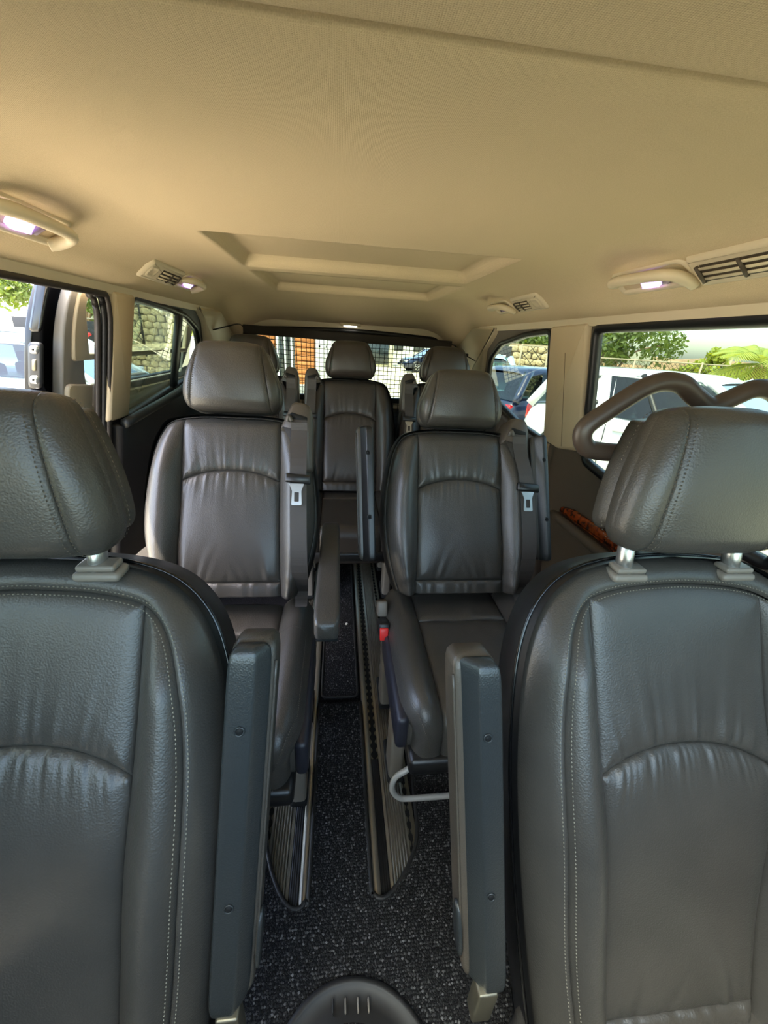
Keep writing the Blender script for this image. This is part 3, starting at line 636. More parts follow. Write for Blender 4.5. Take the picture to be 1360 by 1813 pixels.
# ---- front pair
def front_seat(xc, label, sd, hb, seedk, arc, hh):
    root = thing('car_seat', label, 'seat', (xc, .55, 0))
    b, t3, h = backrest(root, (0, 0, .96), 24, dict(FRONT, arc=arc), seedk)
    headrest(root, (0, hb[1], hb[0]), 11, .148, .110, hh, .130, LEATHER, (.108, .078), back=-.022, rows=44, posts=(.105, hb[2]), seedk=seedk)
    cushion(root, -.26, .23, .50, .27, .16, LEATHER, seedk=seedk)
    rbox('seat_base', (.46, .46, .12), BLACKPL, root, .02, (0, -.46, .080))
    return root
fl = front_seat(-.46, 'near leather front seat on the open-door side, its headrest pushed fully down', 1, (1.000, -.035, .024), 0, (-.250, -.300), .228)
fr = front_seat(.61, 'near leather front seat with raised headrest on two steel posts and curved grab rail behind', -1, (1.005, -.03, .040), 2, (-.300, -.345), .240)
a = armrest_up(fl, (.302, -.235, .325), (.343, -.065, .89), .064, .085, 1, pad=LEATHER)
rbox('bracket', (.035, .03, .10), ALU_D, a, .004, (.302, -.26, .285))
a = armrest_up(fr, (-.346, -.235, .285), (-.390, -.065, .85), .070, .088, -1)
rbox('bracket', (.035, .03, .10), ALU_D, a, .004, (-.346, -.26, .25))
# curved tubular grab rail on the back of the seat beside the closed window
gy = .135; DZ = -.016
P = catmull([(-.150, gy, 1.146), (-.180, gy, 1.158), (-.186, gy, 1.186), (-.155, gy, 1.216), (-.085, gy, 1.266), (-.030, gy, 1.272), (.012, gy, 1.250), (.045, gy, 1.236), (.080, gy, 1.250), (.125, gy, 1.270), (.172, gy, 1.262), (.215, gy, 1.222), (.212, gy, 1.165), (.185, gy, 1.146), (.10, gy, 1.143), (-.05, gy, 1.143)], 8, True)
P[:, 2] += DZ + .006; P[:, 0] += .020
gr = tube('grab_rail', P, .0168, mat('grab_rail_brown', (66, 54, 46), .42, bump=('noise', 500, .1, .0005)), fr, 14, True)
for x in (-.01, .08): tube('rail_stem', [(x, gy, 1.14), (x, gy + .005, 1.05), (x, gy - .015, .93)], .014, BLACKPL, gr, 10)
# ---- second row
def rear_seat(name, label, x, y, z0, rec, spec, belts, m, group=None, seedk=0, tz=.512, hh=.195, cush=True, base=True, hdx=0):
    root = thing(name, label, 'seat', (x, y, 0), group=group)
    b, t3, h = backrest(root, (0, 0, z0), rec, spec, seedk)
    hr = spec.get('hs', 1.0); a = math.radians(rec)
    o = t3(np.float64(0), np.float64(.010), np.float64(.012)); headrest(root, tuple(o), rec - 6, .134, .100, hh, .115, m, (.113, .084), rows=30, double=True, seedk=seedk)
    yb = -math.sin(a) * .50 * hr - .035; zc = tz
    cushion(root, yb + .09, zc, .50, .245, .142, m, seedk=seedk, detail=1.0)
    for sd, u0 in belts: belt_set(root, t3, h, sd, .012, u0, 0, -.19 * hr, low=-.56 * hr)
    if base:
        yf = yb + .05 - .49
        rbox('seat_pan', (.44, .44, .05), BLACKPL, root, .012, (0, yb - .20, zc - .155))
        for sx in (-1, 1):
            V, F = join([rbox_geo(.03, .36, .10, .012, 3, (sx * .236, yb - .20, zc - .085))]); mk('side_valance', V, F, mat_val(), root)
            for yy in (yf + .26, yb + .10):
                leg = sweep_bar('leg', catmull([(sx * .205, yy + .03, zc - .12), (sx * .206, yy + .01, zc * .55), (sx * .206, yy, .10), (sx * .206, yy - .004, .026)], 4), roundpoly([(-.022, -.045), (.022, -.045), (.022, .045), (-.022, .045)], .012, 3), GREYPL, root)
                rbox('foot', (.05, .14, .026), mat_hole(), leg, .006, (sx * .206, yy + .02, .027))
    return root, t3, h
_mv = []
def mat_val():
    if not _mv: _mv.append(mat('valance_plastic', (36, 36, 44), .45, bump=('noise', 500, .12, .0006)))
    return _mv[0]
s2l, t2l, h2l = rear_seat('passenger_seat', 'leather middle-row seat with lowered inner armrest, near the open sliding door', -.308, 1.22, 1.08, 22, REAR, [(1, .192)], LEATHER, seedk=4, hh=.196)
s2r, t2r, h2r = rear_seat('passenger_seat', 'leather middle-row seat with both armrests folded up and a red belt buckle', .40, 1.27, 1.05, 22, REAR, [(1, .190)], LEATHER, seedk=6, hh=.181)
armrest_down(s2l, (.288, .135, .655), (.288, -.49, .690), .062, .058)
armrest_down(s2l, (-.285, .03, .62), (-.30, -.42, .64), .055, .05)
armrest_up(s2r, (-.300, -.155, .655), (-.315, .01, 1.045), .052, .075, -1, cap=False, m=BLACKPL, pad=LEATHER)
armrest_up(s2r, (.285, -.155, .655), (.262, .01, 1.035), .046, .075, -1, cap=False, pad=LEATHER)
# buckle on its stalk
bk = tube('buckle_stalk', [(-.245, -.06, .40), (-.250, -.13, .44), (-.252, -.17, .475)], .012, BLACKPL, s2r, 8, flat=.5)
hous = rbox('buckle_housing', (.034, .062, .045), BLACKPL, s2r, .006, (-.250, -.262, .475), ('X', math.radians(-20)))
rbox('release_button', (.026, .012, .038), RED, hous, .003, (-.252, -.297, .478), ('X', math.radians(-20)))
rbox('buckle_cover', (.032, .05, .05), GREYPL, s2r, .006, (-.250, -.195, .50), ('X', math.radians(-25)))
# steel release loop under the cushion
P = catmull([(-0.165, -0.5, 0.335), (-0.165, -0.515, 0.235), (-0.185, -0.525, 0.195), (-0.225, -0.53, 0.165), (-0.232, -0.53, 0.115), (-0.21, -0.53, 0.075), (-0.17, -0.53, 0.065), (0, -0.53, 0.065), (0.17, -0.53, 0.065), (0.21, -0.53, 0.075), (0.232, -0.53, 0.115), (0.225, -0.53, 0.165), (0.185, -0.525, 0.195), (0.165, -0.515, 0.235), (0.165, -0.5, 0.335)], 6)
tube('release_loop', P, .0085, PAINTSTEEL, s2r, 10)
# ---- third row of three
for nm, lb, x, bl, k in (('left', 'brown-grey back-row seat beside the window behind the lowered-armrest seat, mostly hidden', -.45, [(1, .20)], 12), ('mid', 'brown-grey back-row seat in the middle of the three', .065, [(-1, .20)], 14), ('right', 'brown-grey back-row seat by the closed side, behind the seat with folded-up armrests', .585, [(-1, .20)], 16)):
    rear_seat('back_row_seat', lb, x, 2.25, 1.11, 18, REAR3, bl, LEATHER_B, 'back row seats', k, .53, .180)
# ================================================================ FLOOR: seat rails, carpets, tray
def rail(sgn, xin, label):
    """aluminium floor rail; xin = edge towards the aisle, profile runs outwards"""
    y0, y1 = .50, 3.0; root = thing('seat_rail', label, 'rail', (xin, y0, -.0075)); X = lambda a: -sgn * 0 + sgn * a
    L = y1 - y0
    def prof(name, pts, ya, yb, m, par):
        V = [(X(a), ya, z) for a, z in pts] + [(X(a), yb, z) for a, z in pts]; return mk(name, V, gridfaces(2, len(pts), False), m, par, False)
    prof('edge_bead', [(0, -.008), (0, .006)] + [(.011 - .011 * math.cos(t), .006 + .007 * math.sin(t)) for t in np.linspace(0, math.pi, 9)] + [(.022, .004)], 0, L, ALU, root)
    prof('slot_floor', [(.020, -.004), (.050, -.004)], 0, L, mat_hole(), root)
    prof('slot_insert', [(.023, -.004), (.023, .0055), (.026, .0065), (.029, .0055), (.032, .0065), (.035, .0055), (.038, .0065), (.041, .0055), (.044, .0065), (.046, .0055), (.046, -.004)], 0, .415, BLACKPL, root)
    pts = [(.048, .0)]; pts += [(.048, .007), (.056, .007)]
    for k in range(6):
        a = .058 + k * .0078; pts += [(a, -.003), (a + .0016, .0075), (a + .0030, .0092), (a + .0046, .0075), (a + .0062, -.003)]
    pts += [(.106, .007), (.112, .006)]
    prof('ribbed_plate', pts, 0, L, ALU, root)
    prof('outer_channel', [(.110, -.004), (.130, -.004)], 0, L, mat_hole(), root); prof('outer_edge', [(.127, -.006), (.127, .005), (.136, .005), (.136, -.008)], 0, L, ALU_D, root)
    # scalloped lips along both slots
    for nm, a0, w0, ya in (('slot_lip', .022, .0075, .415), ('slot_lip', .0485, -.0075, .415), ('slot_lip', .1115, .0062, 0.0), ('slot_lip', .128, -.0062, 0.0)):
        ys = np.arange(ya, L, .0032); sc = np.sqrt(np.clip(1 - (((ys / .032) % 1 - .5) / .36) ** 2, 0, 1)); V = []
        for y, q in zip(ys, sc): V += [(X(a0), y, .0065), (X(a0 + w0 * (1 - .85 * q)), y, .0062), (X(a0 + w0 * (1 - .85 * q)), y, .001)]
        mk(nm, V, gridfaces(len(ys), 3), ALU_D if a0 < .1 else ALU_D, root, False)
    return root
rail(-1, -.062, 'ribbed aluminium seat rail on the open-door side of the aisle'); rail(1, .103, 'ribbed aluminium seat rail with bright rounded edge under the red buckle')
# carpets: front piece with two tongue-shaped cut-outs round the rail ends, bound with a dark edge
NL = [(-.058, 1.14), (-.058, .60), (-.066, .548), (-.092, .535), (-.125, .56), (-.160, .62), (-.186, .70), (-.200, .80), (-.205, .95), (-.205, 1.14)]
NR = [(.099, 1.14), (.099, .60), (.104, .552), (.130, .540), (.170, .565), (.215, .62), (.240, .68), (.250, .80), (.252, .95), (.252, 1.14)]
cL = catmull(NL, 6); cR = catmull(NR, 6)
outline = [(-.80, -.30), (.95, -.30), (.95, 1.14)] + [tuple(p) for p in cR[::-1]] + [tuple(p) for p in cL] + [(-.80, 1.14)]
o = plate('front_carpet', outline, [], .008, CARPET, lambda a, b, n: (a, b, n + .008)); tag(o, 'dark flecked ribbed carpet with bound cut-outs round the rail ends', 'carpet')
for c in (cL, cR): tube('edge_binding', [(p[0], p[1], .012) for p in c], .006, RUBBER, o, 6, flat=.8)
aisle = rp([(-.052, 1.165), (.093, 1.165), (.093, 2.60), (-.052, 2.60)], .025)
o2 = plate('aisle_mat', aisle, [], .008, CARPET, lambda a, b, n: (a, b, n + .005)); tag(o2, 'narrow dark carpet strip with bound edge running between the rails', 'mat')
tube('edge_binding', [(p[0], p[1], .010) for p in offset_poly(aisle, .002)], .0045, RUBBER, o2, 6, True)
# pile: rows of small tufts, colour-flecked
def pile(name, region, test, parent, px=.0058, py=.0068):
    xs = np.arange(region[0], region[1], px); ys = np.arange(region[2], region[3], py); X, Y = np.meshgrid(xs, ys); X = X + (np.arange(len(ys)) % 2)[:, None] * px / 2
    X = X + rng.normal(0, .0011, X.shape); Y = Y + rng.normal(0, .0008, Y.shape); k = test(X, Y); X, Y = X[k], Y[k]; n = len(X)
    h = .0035 + rng.random(n) * .0045; a = rng.random(n) * 1.2 - .6; r = .0030 + rng.random(n) * .0012
    ca, sa = np.cos(a) * r, np.sin(a) * r; z = np.full(n, .0075)
    base = [(X + ca, Y + sa, z), (X - sa * .8, Y + ca * .8, z), (X - ca, Y - sa, z), (X + sa * .8, Y - ca * .8, z), (X + rng.normal(0, .0012, n), Y + rng.normal(0, .001, n), z + h)]
    V = np.stack([np.stack(b, 1) for b in base], 1).reshape(-1, 3); F = np.array([(0, 1, 4), (1, 2, 4), (2, 3, 4), (3, 0, 4)])[None] + (np.arange(n) * 5)[:, None, None]
    me = raw(name, V, F.reshape(-1, 3)); g = rng.random(n); col = np.where(g < .55, .010 + .012 * rng.random(n), np.where(g < .90, .025 + .04 * rng.random(n), .07 + .07 * rng.random(n)))
    c4 = np.ones((n, 5, 4)); c4[:, :, :3] = col[:, None, None] * np.array([1, .985, 1.0]); at = me.color_attributes.new('fleck', 'FLOAT_COLOR', 'POINT'); at.data.foreach_set('color', c4.ravel())
    return link(name, me, PILE, parent, 'stuff')
def inpoly(P, X, Y):
    r = np.zeros(X.shape, bool)
    for i in range(len(P)):
        x0, y0 = P[i - 1]; x1, y1 = P[i]; c = ((y0 > Y) != (y1 > Y)); r ^= c & (X < (x1 - x0) * (Y - y0) / (y1 - y0 + 1e-12) + x0)
    return r
pL = offset_poly(cL, 0); notL = lambda X, Y: ~inpoly(np.vstack([cL + np.array([0, 0])]), X, Y); notR = lambda X, Y: ~inpoly(cR, X, Y)
TRAY = np.array([(.046 + .170 * math.cos(t), .20 + .205 * math.sin(t)) for t in np.linspace(0, 2 * math.pi, 49)[:-1]]) * 1.0
TRAY[:, 1] = .20 + np.sign(TRAY[:, 1] - .20) * (np.abs(TRAY[:, 1] - .20) / .205) ** .8 * .205; TRAY[:, 1] -= .05 * (TRAY[:, 0] - .046)
pile('carpet_pile', (-.34, .46, .30, 1.135), lambda X, Y: notL(X, Y) & notR(X, Y) & ~inpoly(offset_poly(TRAY, -.004), X, Y), o).location = (0, 0, .004)
pile('carpet_pile', (-.040, .086, 1.185, 2.3), lambda X, Y: X < 9, o2, .0066, .0085)
# rubber-rimmed hollow between the front seats
tr = thing('floor_tray', 'black rubber rim with three raised ribs ringing a carpeted hollow between front seats', 'tray', (.046, .20, .010))
TL = TRAY - [.046, .20]
V, F = ring_loft(TL, [(-.006, .004), (-.002, .014), (.004, .019), (.010, .016), (.016, .011), (.040, .013), (.060, .019), (.064, .020)], lambda a, b, n: (a, b, n), False, False); mk('rubber_rim', V, F, RUBBER, tr)
pin = offset_poly(TL, .062); mk('tray_carpet', [(p[0], p[1], .017) for p in pin], [tuple(range(len(pin)))], CARPET, tr, False)
for k, x in enumerate((-.042, -.016, .010, .032)): mk('rib', *rbox_geo(.0035, .022, .012, .0015, 1, (x, .163 + .0 * k - .05 * x, .018)), GREYPL if k else RUBBER, tr)
tp = pile('carpet_pile', (-.09, .19, .06, .345), lambda X, Y: inpoly(offset_poly(TRAY, .066), X, Y), tr); tp.location = (-.046, -.20, .010)
V = [(rng.normal(0, .004), rng.normal(0, .006), .004 + .004 * rng.random()) for _ in range(10)]
import bmesh
bm = bmesh.new()
for v in V + [(0, 0, 0), (.006, .003, 0), (-.005, -.004, 0)]: bm.verts.new(v)
bmesh.ops.convex_hull(bm, input=bm.verts); me = bpy.data.meshes.new('paper_scrap'); bm.to_mesh(me); bm.free()
sc = tag(link('paper_scrap', me, PAPER), 'tiny white crumpled scrap lying on the aisle mat', 'litter'); sc.location = (.053, 1.60, .0145)
# ================================================================ ROOF FITTINGS
def ceil_frame(x, y):
    e = .004; z = float(ceil_z(np.float64(x), np.float64(y))); zx = (float(ceil_z(np.float64(x + e), np.float64(y))) - float(ceil_z(np.float64(x - e), np.float64(y)))) / (2 * e)
    n = np.array([zx, 0, -1.]); n /= np.linalg.norm(n); t = np.array([0, 1., 0]); b = np.cross(n, t)
    if b[2] > 0: b = -b                         # b points down the cove (towards the window)
    return np.array([x, y, z]), t, b, n
def handle(label, x, y, ln, lamp, flip, gp):
    """grab handle over a window: cupped base plate with a reading lamp, bowed handle above it"""
    o, t, b, n = ceil_frame(x, y); root = thing('overhead_grip', label, 'handle', tuple(o), group=gp)
    f = lambda a, c, d: a * t + c * b + d * n
    P = roundpoly([(-ln / 2, -.042), (ln / 2, -.042), (ln / 2, .034), (-ln / 2, .034)], [.038, .038, .02, .02], 6)
    V, F = ring_loft(P, [(-.002, -.012), (0, .004), (.006, .008), (.012, .006), (.016, .000), (.02, -.001)], f, False, True); base = mk('base_plate', V, F, BEIGE_PL, root)
    k = flip
    bar = catmull([(-k * ln * .43, .028, .006), (-k * ln * .45, .010, .014), (-k * ln * .42, -.016, .024), (-k * ln * .30, -.030, .030), (0, -.036, .032), (k * ln * .28, -.034, .028), (k * ln * .42, -.022, .020), (k * ln * .48, -.004, .006)], 6)
    r = np.interp(np.linspace(0, 1, len(bar)), [0, .12, .3, .8, 1], [.013, .0125, .0115, .012, .008])
    tube('handle_bar', [f(*p) for p in bar], r, BEIGE_PL, root, 12)
    L = [(-.034, -.010), (.022, -.012), (.034, .016), (-.024, .018)]
    V, F = ring_loft(roundpoly(L, .006, 3), [(0, -.002), (.001, .012), (.006, .015)], f, False, True); mk('lamp_lens', V, F, LAMP if lamp else LAMPOFF, base)
    V, F = ring_loft(roundpoly([(-k * .058, -.008), (-k * .038, -.010), (-k * .030, .015), (-k * .050, .016)][::int(1)], .004, 3), [(0, -.002), (.001, .010), (.004, .012)], f, False, True); mk('lamp_switch', V, F, LAMPOFF, base)
    return root
handle('beige roof handle with lit violet lamp above the open door', -.585, .95, .25, True, -1, None)
handle('beige roof handle with lamp next to the vent on the open-door side', -.585, 1.85, .19, True, -1, None)
handle('beige roof handle with lit violet lamp above the large closed window', .722, 1.00, .25, True, 1, None)
handle('beige roof handle above the small window on the closed side', .722, 1.92, .20, False, 1, None)
def vent(label, x, y, ln, oval, flip=1):
    o, t, b, n = ceil_frame(x, y); root = thing('air_vent', label, 'vent', tuple(o)); f = lambda a, c, d: a * t + c * b + d * n
    P = roundpoly([(-ln / 2, -.040), (ln / 2, -.040), (ln / 2, .038), (-ln / 2, .038)], .012, 4)
    V, F = ring_loft(P, [(-.002, -.012), (0, .005), (.006, .011), (.012, .012)], f, False, True); hsg = mk('housing', V, F, BEIGE_PL, root)
    ow = .075 if oval else .0; c0 = flip * (ow / 2 - .0); hl = ln / 2 - .02 - (ow / 2 if oval else 0)
    P = [(c0 - hl, -.020), (c0 + hl - .01, -.020), (c0 + hl, .022), (c0 - hl + .012, .022)]
    V, F = ring_loft(np.array(P), [(0, .0115), (.001, .0124), (.003, .0125)], f, False, True); mk('vent_mouth', V, F, mat_vent(), hsg)
    for k, c in enumerate((-.012, .001, .013)):
        g = []
        q = sweep_bar('slat', [f(c0 - hl + .006, c, .0145), f(c0, c, .0148), f(c0 + hl - .006, c, .0145)], roundpoly([(-.003, -.0012), (.003, -.0012), (.003, .0012), (-.003, .0012)], .0006, 1), BEIGE_PL, hsg, side=tuple(b))
    for c in (c0, c0 + hl - .008):
        V, F = tube_geo([f(c + .004, -.019, .014), f(c, 0, .018), f(c + .006, .021, .014)], .004, 6); mk('vane_clip', V, F, mat_vent(), hsg)
    if oval:
        P = roundpoly([(-flip * (ln / 2 - .012) , -.022), (-flip * (ln / 2 - .068), -.022), (-flip * (ln / 2 - .068), .02), (-flip * (ln / 2 - .012), .02)], .018, 5)
        V, F = ring_loft(P, [(-.002, .011), (.002, .016), (.008, .014), (.012, .0125)], f, False, True); mk('vent_dial', V, F, BEIGE_PL, hsg)
    return root
_mvt = []
def mat_vent():
    if not _mvt: _mvt.append(mat('vent_inner', (70, 58, 44), .6))
    return _mvt[0]
vent('long beige air vent with three slats beside the closed-side front handle', .722, .755, .24, False)
vent('small beige air vent beyond the pillar on the closed side', .722, 1.66, .24, True, 1)
vent('small beige air vent beside the far roof handle on the open-door side', -.585, 1.60, .27, True, 1)
# rear roof lamp
lp = thing('roof_lamp', 'small white lamp on the rear roof edge above the net', 'lamp', (.075, 2.96, 1.392))
rbox('lamp_housing', (.14, .05, .02), BEIGE_PL, lp, .008); rbox('lamp_lens', (.09, .034, .012), LAMPW, lp, .005, (0, -.004, -.010))
# ================================================================ CARGO NET behind the back row
net = thing('cargo_net', 'black mesh cargo net hung from a fabric bar behind the back row', 'net', (XC, 2.72, 0))
za, zb = 1.322, 1.302
bar = sweep_bar('net_bar', [(-.64, 0, za), (0, 0, (za + zb) / 2), (.645, 0, zb)], roundpoly([(-.012, -.026), (.012, -.026), (.012, .026), (-.012, .026)], .010, 3), NETBAR, net, side=(0, 1, 0))
for x, z in ((-.622, za), (.622, zb)): sweep_bar('net_edge', [(x, .0, z - .02), (x, .03, z - .3), (x * .97, .06, .66)], roundpoly([(-.022, -.004), (.022, -.004), (.022, .004), (-.022, .004)], .002, 2), NETBAR, net)
parts = []
nx, nz = 44, 24
for i in range(nx + 1):
    u = -.60 + 1.20 * i / nx; parts.append(tube_geo([(u + .003 * math.sin(i * 1.7), 0 + .06 * t, (za + zb) / 2 - (za - zb) * u / 1.2 - .02 - t * .64) for t in np.linspace(0, 1, 6)], .0019, 4))
for k in range(nz + 1):
    t = k / nz; parts.append(tube_geo([(u, .06 * t + .001, (za + zb) / 2 - (za - zb) * u / 1.2 - .02 - t * .64 - .006 * math.cos(u * 4)) for u in np.linspace(-.60, .60, 13)], .0019, 4))
V, F = join(parts); mk('net_mesh', V, F, NETM, net, True, 'stuff')
for sx, P in ((-1, [(-.63, 0, za + .005), (-.66, -.02, za + .025), (-.70, -.10, za + .01), (-.745, -.25, za - .015)]), (1, [(.635, 0, zb + .005), (.66, -.03, zb + .0), (.70, -.12, zb - .045), (.735, -.24, zb - .075)])):
    tube('strap', catmull(P, 6), .008, NETBAR, net, 6, flat=.35)
rbox('strap_buckle', (.03, .05, .02), BLACKPL, net, .005, (.705, -.13, zb - .05))
# ================================================================ SLIDING DOOR, slid back outside the body
DN = .115
D3 = lambda a, b, n: LWALL(a - .09, b, DN + n)
door = thing('sliding_door', 'black sliding door pushed back outside, with beige inner trim and closing plates', 'door', (-1.05, 1.42, .0))
def L(f): return lambda a, b, n: tuple(np.array(f(a, b, n)) - np.array([-1.05, 1.42, .0]))
D3l = L(D3)
dout = rp([(1.40, .10), (1.385, 1.0), (1.395, 1.30), (1.47, 1.455), (2.58, 1.42), (2.58, .10)], [.03, .1, .1, .09, .05, .03]); dwin = rp([(1.575, 1.09), (1.535, 1.36), (1.60, 1.402), (2.48, 1.385), (2.48, 1.09)], [.05, .06, .05, .03, .03])
plate('door_shell', dout, [dwin], .014, CARBLACK, lambda a, b, n: D3l(a, b, .027 + n), door, .003)
# leading edge: deep black frame with closing plates
sh = [D3l(1.405 - .0 * z, z, 0) for z in (0,)]
ed = [(z, (1.385 + .012 * (z > 1.30))) for z in np.linspace(.12, 1.43, 10)]
V = []
for z in np.linspace(.12, 1.44, 14):
    y = np.interp(z, [.1, 1.0, 1.3, 1.44], [1.40, 1.385, 1.395, 1.44])
    for q, dn in ((.004, .034), (-.004, .030), (-.010, .018), (-.010, -.016), (.0, -.030), (.03, -.036), (.055, -.026), (.07, .0)): V.append(D3l(y + q, z, dn))
mk('edge_frame', V, gridfaces(14, 6), CARBLACK, door)
def edge_piece(nm, z0, z1, w, m, par, out=.006, q=-.011):
    P = roundpoly([(-.5 * w, z0), (.5 * w, z0), (.5 * w, z1), (-.5 * w, z1)], .4 * w, 4)
    g = lambda a, b, n: D3l(np.interp(b, [.1, 1.0, 1.3, 1.44], [1.40, 1.385, 1.395, 1.44]) - .009 - n, b, .002 + a)
    return mk(nm, *ring_loft(P, [(0, -.004), (0, out * .6), (.2 * w, out)], g, False, True), m, par)
pn = edge_piece('recess_panel', 1.27, 1.425, .030, GLOSSBLK, door, .004)
lt = edge_piece('striker_plate', 1.12, 1.245, .036, BLACKPL, door, .006)
for z in (1.145, 1.225):
    e = edge_piece('bolt_head', z - .012, z + .012, .024, STEEL, lt, .011); edge_piece('bolt_socket', z - .004, z + .004, .008, mat_hole(), e, .013)
edge_piece('latch_slot', 1.168, 1.20, .014, ALU_D, lt, .009); lc = edge_piece('latch_claw', 1.06, 1.10, .030, STEEL, door, .012)
# inner trim: outer grey return, beige window frame (upper), grey middle, cream lower, handle
t0 = rp([(1.46, .12), (1.45, 1.0), (1.462, 1.30), (1.52, 1.435), (2.56, 1.41), (2.56, .12)], [.02, .1, .08, .08, .04, .03])
plate('inner_trim', t0, [offset_poly(dwin, -.002)], .018, TRIMGREY, lambda a, b, n: D3l(a, b, -.012 + n), door, .006)
up = rp([(1.50, 1.195), (1.50, 1.30), (1.545, 1.428), (2.54, 1.402), (2.54, 1.195)], [.01, .07, .06, .03, .01])
plate('window_surround', up, [[(p[0], max(p[1], 1.1951)) for p in offset_poly(rp([(1.575, 1.195), (1.55, 1.36), (1.60, 1.40), (2.17, 1.392), (2.17, 1.195)], [.001, .06, .05, .03, .001]), .004)][::1]][:0] or [offset_poly(rp([(1.575, 1.205), (1.548, 1.36), (1.60, 1.404), (2.48, 1.387), (2.48, 1.205)], [.01, .06, .05, .03, .01]), .0)], .012, BEIGE_PL, lambda a, b, n: D3l(a, b, -.024 + n), door, .005)
lo = rp([(1.475, .14), (1.465, 1.12), (1.60, 1.105), (1.66, 1.06), (2.54, 1.06), (2.54, .14)], .02)
plate('lower_trim', lo, [], .014, BEIGE_PL, lambda a, b, n: D3l(a, b, -.026 + n), door, .006)
V, F = ring_loft(roundpoly([(1.588, 1.035), (1.618, 1.035), (1.612, 1.115), (1.59, 1.115)], .014, 4), [(0, -.03), (0, -.045), (.006, -.052)], D3l, False, True); mk('inner_handle', V, F, GREYPL, door)
V, F = ring_loft(dwin, [(-.004, -.006), (.004, -.012), (.010, .0), (.010, .022)], D3l, False, False); mk('window_seal', V, F, BLACKPL, door)
poly_face('window_pane', offset_poly(dwin, .004), GLASS_LIGHT, D3l, door, .012)
# ================================================================ OUTSIDE: ground, cars, walls, fence, plants, building
GZ = -.44
GROUND = mat('yard_ground', (208, 198, 172), .95, bump=('noise', 40, .3, .01), var=(1.3, (188, 178, 150), .35, .7))
n = 24; xs = np.linspace(-60, 60, n); V = [(x, y, GZ) for y in np.linspace(-50, 90, n) for x in xs]; struct('ground', V, gridfaces(n, n), GROUND, False)
def paint(name, rgb, r=.18): return mat(name, rgb, r, coat=.7)
WHITE = paint('white_paint', (196, 199, 202)); NAVY = paint('navy_paint', (26, 36, 62)); PALEBLUE = paint('pale_blue_paint', (150, 178, 205)); SILVER = paint('silver_paint', (190, 196, 200)); BLUEWHITE = paint('cool_white_paint', (222, 230, 236))
AUTOGLASS = glass('car_glass_dark', (78, 92, 88), 1.6); SCREEN = glass('car_windscreen', (150, 185, 165), 2.2)
TYRE = mat('tyre', (30, 30, 31), .8); RIM = mat('alloy_rim', (196, 196, 194), .3, .8); LIGHTR = mat('red_lamp', (170, 20, 26), .15, coat=.6); LIGHTW = mat('clear_lamp', (225, 232, 235), .08, coat=.8); DARKTRIM = mat('car_dark_trim', (24, 24, 26), .5)
CABIN = mat('car_interior', (50, 52, 52), .8)
